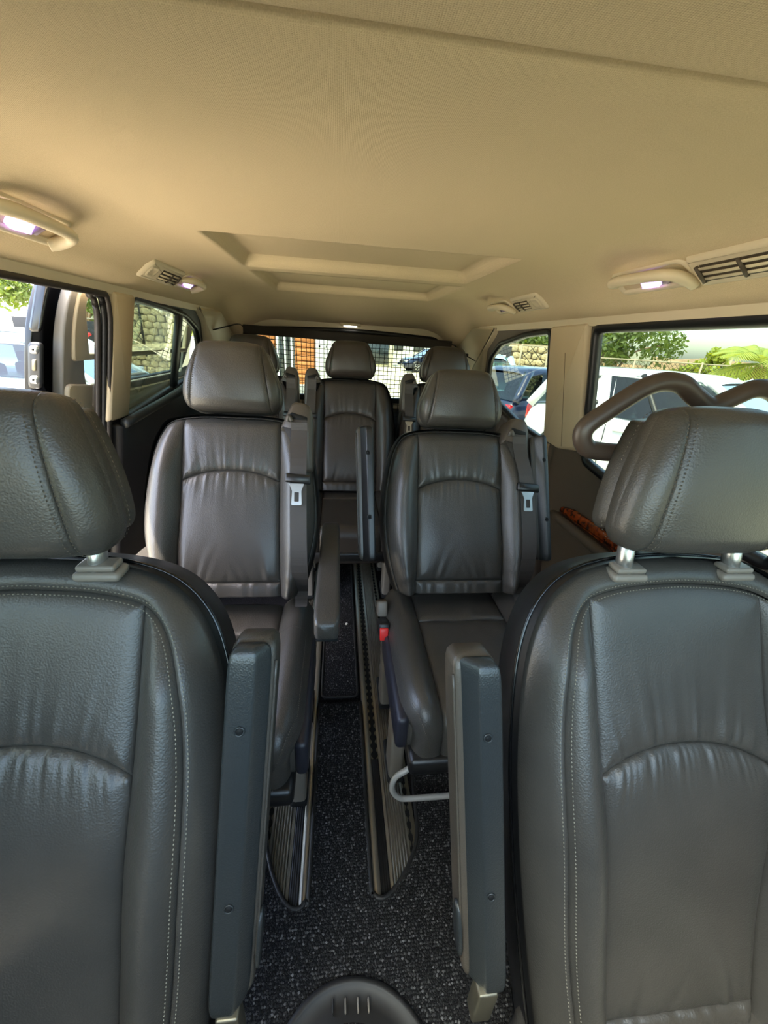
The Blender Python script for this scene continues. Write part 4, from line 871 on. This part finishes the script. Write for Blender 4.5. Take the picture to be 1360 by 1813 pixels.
def car(label, x, y, rz, pm, length=4.2, width=1.8, height=1.52, style='hatch', roofm=None, group=None, interior=True):
    """car built from a side profile; local +Y is forward"""
    c = thing('parked_car', label, 'car', (x, y, GZ), rz, group); L2, W2 = length / 2, width / 2
    suv = style == 'suv'; belt = height * (.64 if suv else .62); hood = height * (.63 if suv else .58)
    st = [(-L2, .38, .60, .80), (-L2 + .04, .30, .80, .90), (-L2 + .16, .24, belt - .02, .97), (-L2 + .6, .20, belt, 1.0), (0, .18, belt - .02, 1.0), (L2 * .42, .18, belt - .04, 1.0), (L2 * .52, .19, hood + .05, .99), (L2 * .78, .20, hood - .03, .97), (L2 - .16, .22, hood - .12, .90), (L2 - .04, .26, hood - .28, .80), (L2, .34, .52, .72)]
    V = []
    for yy, zb, zt, wf in st:
        w = W2 * wf; hh = zt - zb
        V += [(-w * .72, yy, zt), (-w * .9, yy, zt - .015), (-w * .985, yy, zt - .10 * hh - .03), (-w, yy, zb + hh * .55), (-w * .985, yy, zb + hh * .2), (-w * .90, yy, zb), (w * .90, yy, zb), (w * .985, yy, zb + hh * .2), (w, yy, zb + hh * .55), (w * .985, yy, zt - .10 * hh - .03), (w * .9, yy, zt - .015), (w * .72, yy, zt)]
    k = 12; F = gridfaces(len(st), k, True) + [tuple(range(k)), tuple(range(len(V) - k, len(V)))[::-1]]
    body = mk('body', V, F, pm, c)
    # cabin: belt ring to roof ring
    yr0, yf0 = (-L2 + .12, L2 * .50); yr1, yf1 = (-L2 + (.42 if suv else .55), L2 * .06)
    wb, wr = W2 * .93, W2 * .72; zb, zr = belt - .03, height
    def q(a, b, t): return np.array(a) * (1 - t) + np.array(b) * t
    B = {'rl': (-wb, yr0, zb), 'rr': (wb, yr0, zb), 'fl': (-wb, yf0, zb - .05), 'fr': (wb, yf0, zb - .05)}; Tt = {'rl': (-wr, yr1, zr - .07), 'rr': (wr, yr1, zr - .07), 'fl': (-wr * .97, yf1, zr - .06), 'fr': (wr * .97, yf1, zr - .06)}
    for a, b in (('rl', 'rr'), ('fl', 'fr')):
        pass
    V = []; m1 = 9
    for yy, zz, wf in ((yr1 - .07, zr - .10, .94), (yr1, zr - .055, 1.0), (yr1 + .25, zr - .01, 1.0), ((yr1 + yf1) / 2, zr, 1.0), (yf1 - .2, zr - .015, 1.0), (yf1, zr - .05, .98), (yf1 + .06, zr - .085, .95)):
        w = wr * wf
        V += [(w * s, yy, zz - .05 * abs(s) ** 4 - .035 * (abs(s) > .99)) for s in np.linspace(-1.03, 1.03, m1)]
        V += [(w * s, yy, zz - .12) for s in np.linspace(1.0, -1.0, m1)]
    mk('roof_panel', V, gridfaces(7, 2 * m1, True), roofm or pm, c)
    def pil(nm, a, b, r, mm): return tube(nm, [q(a, b, t) for t in np.linspace(-.02, 1.0, 5)], r, mm, c, 6)
    for s in ('l', 'r'):
        pil('windscreen_pillar', B['f' + s], Tt['f' + s], .045, pm); pil('rear_pillar', B['r' + s], Tt['r' + s], .075, pm)
        sx = -1 if s == 'l' else 1
        def sp(t, u): return q(q(B['r' + s], B['f' + s], t), q(Tt['r' + s], Tt['f' + s], t), u) + np.array([sx * .006, 0, 0])
        segs = [(.03, .24), (.40, .60), (.63, .97)] if suv else [(.16, .44), (.47, .96)]
        for a0, a1 in segs:
            mk('side_window', [sp(a0 + (.05 if a0 < .2 else 0), .06), sp(a1, .06), sp(a1 - (.02 if a1 > .9 else 0), .97), sp(a0 + (.04 if a0 < .2 else .0), .97)], [(0, 1, 2, 3)], AUTOGLASS, c, False)
        for t in ([.615] if suv else [.455]): pil('door_pillar', sp(t, 0) - np.array([sx * .01, 0, 0]), sp(t, 1) - np.array([sx * .01, 0, 0]), .035, DARKTRIM)
        if suv:   # broad body-coloured pillar slanting forward
            P = [sp(.24, .0), sp(.41, .0), sp(.44, 1.0), sp(.35, 1.0)]; Q = [p - np.array([sx * .05, 0, 0]) for p in P]
            e = mk('rear_quarter_panel', P + Q, [(0, 1, 2, 3), (7, 6, 5, 4), (0, 4, 5, 1), (1, 5, 6, 2), (2, 6, 7, 3), (3, 7, 4, 0)], pm, c, False)
            mk('round_emblem', *disc_geo(sp(.335, .30) + np.array([sx * .012, 0, 0]), (sx, 0, .3), .035, 14), DARKTRIM, e)
        # doors: seams and handles
        for yy in (-.18 * length + .02, .04 * length, .24 * length): tube('door_seam', [(sx * W2 * 1.002, yy, zz) for zz in np.linspace(.36, belt - .12, 5)], .006, DARKTRIM, c, 4)
        for yy in (-.13 * length, .09 * length): rbox('door_handle', (.03, .19, .032), pm, c, .01, (sx * (W2 + .008), yy, belt - .17))
        mr = rbox('wing_mirror', (.17, .11, .12), pm, c, .04, (sx * (W2 + .09), yf0 - .28, belt + .03), seg=3)
        # wheels in dark arches
        for yy in (-L2 + .86 - .05 * suv, L2 - .86):
            r = .345 if suv else .315; V, F = disc_geo((sx * (W2 + .004), yy, r + .01), (sx, 0, 0), r + .065, 24, .10); mk('wheel_arch', V, F, DARKTRIM, c)
            R_ = []; nseg = 24
            for rr, dx in ((r * .62, .004), (r * .66, .022), (r * .93, .030), (r, .010), (r, -.12), (r * .6, -.13)): R_ += [(sx * (W2 + dx), yy + rr * math.cos(2 * math.pi * k / nseg), r + rr * math.sin(2 * math.pi * k / nseg)) for k in range(nseg)]
            wl = mk('wheel', R_, gridfaces(6, nseg, True), TYRE, c)
            pa = [disc_geo((sx * (W2 + .006), yy, r), (sx, 0, 0), r * .17, 10, .02), tube_geo([(sx * (W2 + .012), yy + r * .63 * math.cos(a), r + r * .63 * math.sin(a)) for a in np.linspace(0, 2 * math.pi, 25)[:-1]], .016, 5, True)]
            for k in range(5):
                a = 2 * math.pi * k / 5 + .3
                for da in (-.13, .13): pa.append(tube_geo([(sx * (W2 + .012), yy + r * .1 * math.cos(a), r + r * .1 * math.sin(a)), (sx * (W2 + .010), yy + r * .62 * math.cos(a + da), r + r * .62 * math.sin(a + da))], .016, 5))
            mk('rim', *join(pa), RIM, wl)
        # lamps at the corners
        mk('tail_lamp', *rbox_geo(.17, .16, .15 if not suv else .24, .04, 3, (sx * W2 * .80, -L2 + .10, belt - .17)), LIGHTR, c)
        mk('head_lamp', *rbox_geo(.30, .22, .13, .05, 3, (sx * W2 * .70, L2 - .14, hood - .22)), LIGHTW, c)
    mk('windscreen', [q(B['fl'], B['fr'], .04), q(B['fl'], B['fr'], .96), q(Tt['fl'], Tt['fr'], .97) + [0, .02, -.02], q(Tt['fl'], Tt['fr'], .03) + [0, .02, -.02]], [(0, 1, 2, 3)], SCREEN, c, False)
    mk('rear_window', [q(B['rl'], B['rr'], .06), q(B['rl'], B['rr'], .94), q(Tt['rl'], Tt['rr'], .95), q(Tt['rl'], Tt['rr'], .05)], [(0, 1, 2, 3)], SCREEN, c, False)
    rbox('rear_bumper', (width * .94, .16, .26), pm, c, .07, (0, -L2 + .0, .42), seg=3); rbox('front_bumper', (width * .90, .16, .24), pm, c, .07, (0, L2 - .03, .40), seg=3)
    rbox('grille', (width * .5, .06, .12), DARKTRIM, c, .02, (0, L2 - .03, .62)); rbox('number_plate', (.50, .02, .11), mat_plate(), c, .004, (0, -L2 - .07, .60))
    if interior:
        rbox('dashboard', (width * .8, .4, .14), CABIN, c, .05, (0, L2 * .42, belt - .06))
        for sx in (-1, 1):
            for yy in (.02 * length, -.20 * length):
                rbox('seat_back', (.46, .14, .60), CABIN, c, .05, (sx * .38, yy, belt - .18)); rbox('head_restraint', (.26, .10, .17), CABIN, c, .05, (sx * .38, yy - .03, belt + .21))
    return c
_mp = []
def mat_plate():
    if not _mp: _mp.append(mat('plate_white', (225, 225, 215), .5))
    return _mp[0]
R_ = math.radians
car('white sport utility car with slanted rear pillar parked outside the large closed window', 4.72, 4.80, R_(208), WHITE, 4.30, 1.88, 1.60, 'suv')
car('navy blue hatchback with red tail lamp seen through the small closed-side window', 4.70, 8.70, R_(-68), NAVY, 4.1, 1.76, 1.45)
car('pale blue hatchback parked beyond the navy one', 3.9, 12.0, R_(-8), PALEBLUE, 3.8, 1.8, 1.62)
car('silver car parked beyond the white sport utility car', 9.2, 6.4, R_(200), SILVER, 4.3, 1.8, 1.5)
car('white car with greyish windscreen facing the open sliding door', -5.95, 5.2, R_(-96), WHITE, 4.2, 1.8, 1.5)
car('white sport utility car parked farthest back beyond the sliding door window', -7.9, 11.2, R_(200), BLUEWHITE, 4.4, 1.84, 1.55, 'suv')
car('white car with pale green windscreen nearest beyond the sliding door window', -4.75, 7.9, R_(-94), BLUEWHITE, 4.3, 1.8, 1.5)
car('white car partly hidden behind the end of the tall stone wall', -5.7, 18.2, R_(178), WHITE, 4.2, 1.8, 1.5)
car('small dark car parked far across the yard behind the net', 6.2, 29.0, R_(100), NAVY, 4.0, 1.7, 1.5)
# ---- stone walls, each stone its own piece
STONE = mat('wall_stone', (206, 188, 146), .95, bump=('noise', 18, .6, .02), var=(5, (160, 142, 106), .35, .7)); MORTAR = mat('mortar', (120, 104, 78), .95)
def stone_wall(label, o, ang, length, hgt, sw, sh):
    wl = thing('stone_wall', label, 'wall', o, ang); core = mk('core', *rbox_geo(length, .22, hgt, .02, 1, (length / 2, .06, hgt / 2)), MORTAR, wl)
    me = []
    for k in range(6):
        V, F = rbox_geo(1, 1, 1, .22, 2); V = np.array(V) + rng.normal(0, .035, (len(V), 3)); me.append(raw('stone', V, F))
    nr = int(hgt / sh); ncol = int(length / sw)
    for r in range(nr):
        for q in range(ncol):
            s = link('stone', me[rng.integers(6)], STONE, wl); w_ = sw * (.82 + .25 * rng.random()); s.location = ((q + .5 + .5 * (r % 2) - .25) * sw, -.07, (r + .5) * sh); s.scale = (w_, .12 + .07 * rng.random(), sh * (.85 + .2 * rng.random())); s.rotation_euler = (0, rng.normal(0, .05), 0)
    return wl
stone_wall('tall pale rough stone wall outside the rear window on the open side', (-7.5, 14.95, GZ), R_(-14.8), 2.8, 2.9, .30, .19)
stone_wall('pale stone wall with a wire fence in front, beyond the navy hatchback', (6.05, 14.85, GZ), R_(-14), 3.2, 1.95, .34, .21)
WIRE = mat('fence_wire', (70, 66, 52), .5, .5); NETREFL = mat('net_reflection_black', (16, 16, 16), .6); POST = mat('fence_post', (150, 140, 116), .7)
def mesh_fence(name, label, a, b, z0, z1, pitch, r, wm, posts, postm, stuff=True, top=True):
    a, b = np.array(a, float), np.array(b, float); L = np.linalg.norm(b - a); d = (b - a) / L; H = z1 - z0; root = thing(name, label, 'fence', (a[0], a[1], z0)); parts = []
    for s in (1, -1):
        for u in np.arange(-H, L + H, pitch):
            u0, v0 = u, 0.; u1, v1 = u + s * H, H
            P0 = np.array([u0, v0]); P1 = np.array([u1, v1])
            t = sorted([(0 - u0) / (u1 - u0), (L - u0) / (u1 - u0)]); t0, t1 = max(0, t[0]), min(1, t[1])
            if t1 - t0 < .02: continue
            A, B = P0 + (P1 - P0) * t0, P0 + (P1 - P0) * t1; parts.append(tube_geo([(d[0] * A[0], d[1] * A[0], A[1]), (d[0] * B[0], d[1] * B[0], B[1])], r, 4, cap=False))
    V, F = join(parts); mk('wire_mesh', V, F, wm, root, True, 'stuff')
    for k in range(posts):
        q = d * L * k / max(posts - 1, 1); tube('post', [(q[0], q[1], 0), (q[0], q[1], H + .05)], .03, postm, root, 8)
    if top: tube('top_rail', [(0, 0, H), (d[0] * L, d[1] * L, H)], .022, postm, root, 6)
    return root
mesh_fence('wire_fence', 'chain-link fence with pale posts beyond the white sport utility car', (7.4, 13.2), (17.5, 11.2), GZ, 1.22, .14, .006, WIRE, 6, POST)
mesh_fence('wire_fence', 'wire fence standing right in front of the shorter stone wall', (6.2, 14.2), (7.9, 13.75), GZ, 1.45, .45, .012, WIRE, 3, POST)
mesh_fence('wire_fence', 'black wire lattice imitating the cargo net reflection in the window glass', (-7.3, 14.35), (-5.9, 13.98), GZ + .9, 2.4, .38, .013, NETREFL, 2, NETREFL, top=False)  # added wires stand in for the cargo net mirrored in the side glass
# ---- low brown bank behind the fence, black boards
BANK = mat('brown_bank', (150, 124, 92), .95, bump=('noise', 6, .6, .05), var=(2, (112, 92, 64), .35, .7))
V = []; nn = 60
for i in range(nn):
    x = 6.5 + 30 * i / (nn - 1)
    for k, (dy, dz) in enumerate(((0, 0), (.6, 1.1), (1.2, 1.7), (3.5, 1.75), (9, 1.6), (10, 0))): V.append((x + rng.normal(0, .1), 19 + dy + rng.normal(0, .1) - .25 * (x - 6.5), GZ + dz + (rng.normal(0, .06) if 0 < k < 5 else 0)))
struct('terrain', V, gridfaces(nn, 6), BANK)
def text(name, body, size, m, loc, rot, parent):
    cu = bpy.data.curves.new(name, 'FONT'); cu.body = body; cu.size = size; cu.extrude = .003; cu.align_x = 'CENTER'; tmp = bpy.data.objects.new('tmp', cu); COL.objects.link(tmp); dg = bpy.context.evaluated_depsgraph_get(); dg.update()
    me = bpy.data.meshes.new_from_object(tmp.evaluated_get(dg)); bpy.data.objects.remove(tmp); bpy.data.curves.remove(cu); me.materials.clear(); o = link(name, me, m, parent); o.location = loc; o.rotation_euler = rot; return o
BOARD = mat('black_banner', (24, 25, 27), .6); PRINTW = mat('print_white', (216, 214, 208), .7); PRINTR = mat('print_red', (190, 48, 42), .7); BOARDG = mat('pale_sign', (176, 178, 160), .7)
b1 = thing('sign_board', 'black sign board with three white lines between two small red emblems', 'sign', (5.4, 14.6, GZ + .55), R_(-18))
rbox('board', (1.15, .04, 1.02), BOARD, b1, .006, (0, 0, .78)); rbox('frame_edge', (.06, .06, 1.25), PRINTW, b1, .01, (-.60, 0, .72)); rbox('frame_edge', (.75, .06, .07), PRINTW, b1, .01, (-.25, 0, 1.33))
for z, wd, hh in ((.98, .46, .08), (.82, .40, .07), (.64, .44, .14)): rbox('print_line', (wd, .01, hh), PRINTW, b1, .002, (0, -.026, z))
for sx in (-1, 1):
    for z, s_ in ((.95, .07), (.80, .12), (.68, .06)): V, F = disc_geo((sx * .36, -.026, z), (0, -1, 0), s_, 4); mk('emblem_mark', V, F, PRINTW, b1)
    V, F = disc_geo((sx * .36, -.030, .80), (0, -1, 0), .07, 8); mk('emblem', V, F, PRINTR, b1); rbox('print_line', (.2, .01, .05), PRINTW, b1, .002, (sx * .42, -.026, .54))
for sx in (-.5, .5): tube('post', [(sx, .02, 0), (sx, .02, .3)], .03, POST, b1, 8)
for v in b1.children:
    pass
b2 = thing('banner', 'black banner with round white emblem over a red band, hung on the fence', 'banner', (-9.6, 17.4, .35), R_(28))
rbox('banner_sheet', (3.6, .03, 1.05), BOARD, b2, .006, (0, 0, .5))
P = [(.20 * math.cos(a) - .1, -.022, .66 + .20 * math.sin(a)) for a in np.linspace(0, 2 * math.pi, 25)[:-1]]; tube('emblem_ring', P, .045, PRINTW, b2, 6, True, .3)
rbox('emblem_bar', (.34, .012, .09), PRINTW, b2, .01, (-.1, -.022, .64))
sweep_bar('red_band', catmull([(-.55, -.022, .58), (-.3, -.022, .44), (-.1, -.022, .40), (.1, -.022, .44), (.36, -.022, .60)], 5), roundpoly([(-.006, -.055), (.006, -.055), (.006, .055), (-.006, .055)], .004, 1), PRINTR, b2, side=(0, 1, 0))
for z, wd in ((.24, .5), (.08, .6)): rbox('print_line', (wd, .012, .07), PRINTW, b2, .002, (-.1, -.022, z))
for sx in (-1.7, 1.7): tube('post', [(sx, .05, -.78), (sx, .05, 1.1)], .03, POST, b2, 8)
tube('top_rail', [(-1.9, .05, 1.14), (1.9, .05, 1.10)], .025, POST, b2, 6)
b3 = thing('sign_board', 'pale weathered sign with partly hidden dark capitals under the tree', 'sign', (11.3, 17.2, GZ), R_(-30))
rbox('board', (3.4, .05, .55), BOARDG, b3, .01, (0, 0, 1.72)); text('lettering', 'DO MAR', .36, BOARD, (-.6, -.032, 1.62), (R_(90), 0, 0), b3)
for sx in (-1.5, 1.5): tube('post', [(sx, .03, 0), (sx, .03, 1.9)], .035, POST, b3, 8)
# ---- plants
def leafmat(name, a, b, tr=(120, 140, 30)):
    m = mat(name, a, .55, var=(6, b, .3, .7)); n = m.node_tree; p = n.nodes['Principled BSDF']; t = n.nodes.new('ShaderNodeBsdfTranslucent'); t.inputs[0].default_value = lin(tr); mx = n.nodes.new('ShaderNodeMixShader'); mx.inputs[0].default_value = .35
    n.links.new(p.outputs[0], mx.inputs[1]); n.links.new(t.outputs[0], mx.inputs[2]); n.links.new(mx.outputs[0], n.nodes['Material Output'].inputs[0]); return m
LEAF = leafmat('leaf_dark', (70, 84, 40), (96, 112, 52)); LEAFY = leafmat('leaf_yellow', (150, 158, 60), (112, 132, 48), (190, 190, 40)); LEAFP = leafmat('palm_leaf', (120, 140, 66), (150, 160, 70), (190, 190, 60)); BARK = mat('bark', (128, 104, 78), .9, bump=('noise', 30, .5, .02))
def leaves(n, centers, radii, size, droop=.2):
    c = centers[rng.integers(0, len(centers), n)]; d = rng.normal(0, 1, (n, 3)); d /= np.linalg.norm(d, axis=1)[:, None]; k = rng.random(n) ** .45
    ri = radii[np.array([np.argmin(np.linalg.norm(centers - q, axis=1)) for q in c])]; p = c + d * (k * ri)[:, None] * [1, 1, .8]
    a = rng.normal(0, 1, (n, 3)); a[:, 2] -= droop; a /= np.linalg.norm(a, axis=1)[:, None]; b = np.cross(a, rng.normal(0, 1, (n, 3))); b /= np.linalg.norm(b, axis=1)[:, None]; s = size * (.6 + .8 * rng.random(n))[:, None]
    V = np.stack([p, p + a * s * .5 + b * s * .26, p + a * s, p + a * s * .5 - b * s * .26], 1).reshape(-1, 3); return V, (np.arange(n) * 4)[:, None] + np.arange(4)
def tree(name, label, x, y, h, spread, nl, size, lm, group=None, trunk=.14, low=.35, lump=9):
    t = thing(name, label, 'tree' if h > 2.2 else 'bush', (x, y, GZ), group=group); C_ = []; 
    for k in range(lump): C_.append((rng.normal(0, spread * .45), rng.normal(0, spread * .45), h * (low + (1 - low) * rng.random()) * .92))
    C_ = np.array(C_); rad = spread * (.32 + .22 * rng.random(lump)); tube('trunk', catmull([(0, 0, 0), (.05 * h * .2, .03, h * .25), (-.03, 0, h * .55)], 4), np.linspace(trunk, trunk * .5, 9), BARK, t, 8)
    for k in range(min(lump, 7)): c = C_[k]; tube('branch', catmull([(0, 0, h * .3), c * [.4, .4, .7] + [0, 0, .1 * h], c], 3), np.linspace(trunk * .5, .012, 7), BARK, t, 6)
    V, F = leaves(nl, C_, rad, size); o = mk('foliage', V, F, lm, t, False, 'stuff'); return t
tree('tree', 'spreading dark green tree above the fence at the closed-side window', 10.3, 15.0, 3.9, 1.75, 5200, .20, LEAF, low=.42, trunk=.10, lump=12)
tree('tree', 'tall green tree behind the shorter stone wall', 9.0, 20.8, 4.6, 2.0, 4200, .22, LEAF, low=.45)
tree('tree', 'small leafy tree left of the black sign board, beyond the pale blue hatchback', 6.3, 16.8, 3.1, .9, 1800, .18, LEAF, low=.5)
tree('tree', 'bushy dark tree behind the black banner', -10.8, 20.2, 4.6, 1.8, 5200, .22, LEAF, low=.40)
tree('bush', 'yellow-green spiky bush on the fence beside the spreading tree', 13.3, 14.4, 2.1, .85, 2600, .22, LEAFY, low=.5, trunk=.06)
tree('bush', 'trimmed yellow-green hedge far beyond the tall stone wall', -8.8, 28.0, 1.9, 2.4, 3600, .22, LEAFY, low=.3, trunk=.05)
tree('bush', 'lone round yellowish bush between the pole and the palm', 17.5, 17.0, 1.75, .5, 700, .16, LEAFY, low=.6, trunk=.05)
for kx in range(3): tree('tree', ['dark tree in the row far across the yard, behind the low white building', 'dark tree in the row far across the yard, by the white building end', 'lone dark tree at the far edge of the yard'][kx], [2.4, 9.5, 14.5][kx], [62, 64, 60][kx], 5.0, 2.4, 1500, .4, LEAF, trunk=.18)
def palm(label, x, y, h, nf, fl):
    t = thing('palm_tree', label, 'palm', (x, y, GZ)); tube('trunk', [(0, 0, z) for z in np.linspace(0, h, 8)], np.linspace(.16, .13, 8), BARK, t, 9)
    for k in range(nf):
        a = 2 * math.pi * k / nf * 2.4; el = .95 - 1.6 * (k / nf); ln = fl * (.8 + .35 * rng.random()); P = []
        for s in np.linspace(0, 1, 9): r = ln * s; P.append((math.cos(a) * r * math.cos(el) * (1 - .1 * s), math.sin(a) * r * math.cos(el) * (1 - .1 * s), h + r * math.sin(el) - .50 * ln * s * s))
        P = np.array(P); fr_ = tube('frond', P, np.linspace(.018, .004, 9), LEAFP, t, 5); V = []; F = []; Q = resample(P, 26); T = np.gradient(Q, axis=0); T /= np.linalg.norm(T, axis=1)[:, None]
        for i in range(3, 26):
            sd = np.cross(T[i], (0, 0, 1.)); sd /= np.linalg.norm(sd)
            for s in (-1, 1):
                L_ = fl * .34 * math.sin(math.pi * (i / 26) ** .8) + .05; e = Q[i] + (sd * s * .75 + T[i] * .6 + np.array([0, 0, -.28])) * L_; m_ = (Q[i] + e) / 2; w_ = T[i] * .016; o = len(V); V += [Q[i] - w_, Q[i] + w_, m_ + w_ * 1.3, e, m_ - w_ * 1.3]; F += [(o, o + 1, o + 2, o + 4), (o + 4, o + 2, o + 3)]
        mk('leaflets', V, F, LEAFP, fr_, False, 'stuff')
palm('palm with arching yellow-green fronds at the edge of the closed-side window', 10.6, 9.7, 1.75, 26, 1.7)
pole = thing('utility_pole', 'thin leaning grey pole with a small cross bar beyond the fence', 'pole', (15.5, 15.7, GZ)); tube('shaft', [(0, 0, 0), (.25, 0, 2.25)], .045, POST, pole, 8); tube('cross_bar', [(-.05, 0, 2.2), (.65, 0, 2.12)], .03, POST, pole, 6); tube('stay', [(-.75, 0, 1.6), (.02, 0, .3)], .03, POST, pole, 6)
# ---- buildings behind
PLANK = mat('orange_plank', (196, 124, 62), .6, bump=('noise', 14, .3, .01), var=(3, (166, 96, 44), .35, .7)); WALLW = mat('white_render', (224, 222, 212), .9); WALLG = mat('grey_render', (150, 150, 148), .9); DKGLASS = mat('dark_window', (52, 58, 58), .1); FRW = mat('white_frame', (238, 240, 238), .5)
bd = thing('house', 'house front with orange wooden cladding and white framed door behind the net', 'house', (-2.35, 11.6, GZ)); me_p = None
mk('wall', *rbox_geo(2.3, .3, 3.6, .02, 1, (.6, .2, 1.8)), WALLG, bd)
mk('wall', *rbox_geo(.55, .3, 3.6, .02, 1, (2.02, .1, 1.8)), WALLW, bd)
for (x0, x1) in ((-.02, .70), (1.20, 1.72)):
    V, F = rbox_geo(x1 - x0, .05, .155, .008, 1); me_p = raw('plank', V, F)
    for k in range(18): p = link('plank', me_p, PLANK, bd); p.location = ((x0 + x1) / 2, .02 - .006 * (k % 2), .55 + k * .165)
def opening(x0, x1, z0, z1, gm, nm, bars=1):
    f = mk(nm, *rbox_geo(x1 - x0, .06, z1 - z0, .01, 1, ((x0 + x1) / 2, .02, (z0 + z1) / 2)), gm, bd)
    for a, b, c_, d_ in ((x0, x0 + .06, z0, z1), (x1 - .06, x1, z0, z1), (x0, x1, z0, z0 + .06), (x0, x1, z1 - .06, z1)) + (((x0 + x1) / 2 - .02, (x0 + x1) / 2 + .02, z0, z1),) * bars: mk('frame', *rbox_geo(b - a, .1, d_ - c_, .006, 1, ((a + b) / 2, -.01, (c_ + d_) / 2)), FRW, f)
opening(.74, 1.16, .55, 2.7, DKGLASS, 'door'); opening(-.50, -.06, 1.3, 2.6, DKGLASS, 'window'); opening(1.82, 2.22, 1.5, 2.6, DKGLASS, 'window')
mk('plinth', *rbox_geo(2.8, .5, .55, .02, 1, (.88, .1, .27)), WALLG, bd)
mk('wall_lamp', *rbox_geo(.14, .12, .22, .03, 2, (1.55, -.06, 2.35)), mat('lamp_amber', (220, 160, 50), .4), bd)
fb = thing('low_building', 'long low white building with dark windows across the yard', 'building', (6.0, 44, GZ)); mk('wall', *rbox_geo(16, 4, 2.6, .02, 1, (0, 2, 1.3)), WALLW, fb); mk('roof', *rbox_geo(16.6, 4.8, .25, .05, 1, (0, 2, 2.7)), WALLG, fb)
for k in range(7): mk('window', *rbox_geo(1.1, .1, 1.0, .02, 1, (-6.6 + 2.2 * k, -.03, 1.45)), DKGLASS, fb)
sh_ = thing('shed', 'pale flat roofed shed with open dark front near the low white building', 'building', (2.5, 33, GZ)); mk('wall', *rbox_geo(3.4, 2.4, 2.2, .02, 1, (0, 1.2, 1.1)), mat('pale_render', (222, 214, 180), .9), sh_); mk('opening', *rbox_geo(1.8, .1, 1.7, .02, 1, (.4, -.02, .95)), DKGLASS, sh_); mk('roof', *rbox_geo(3.8, 2.8, .16, .03, 1, (0, 1.2, 2.25)), WALLG, sh_)
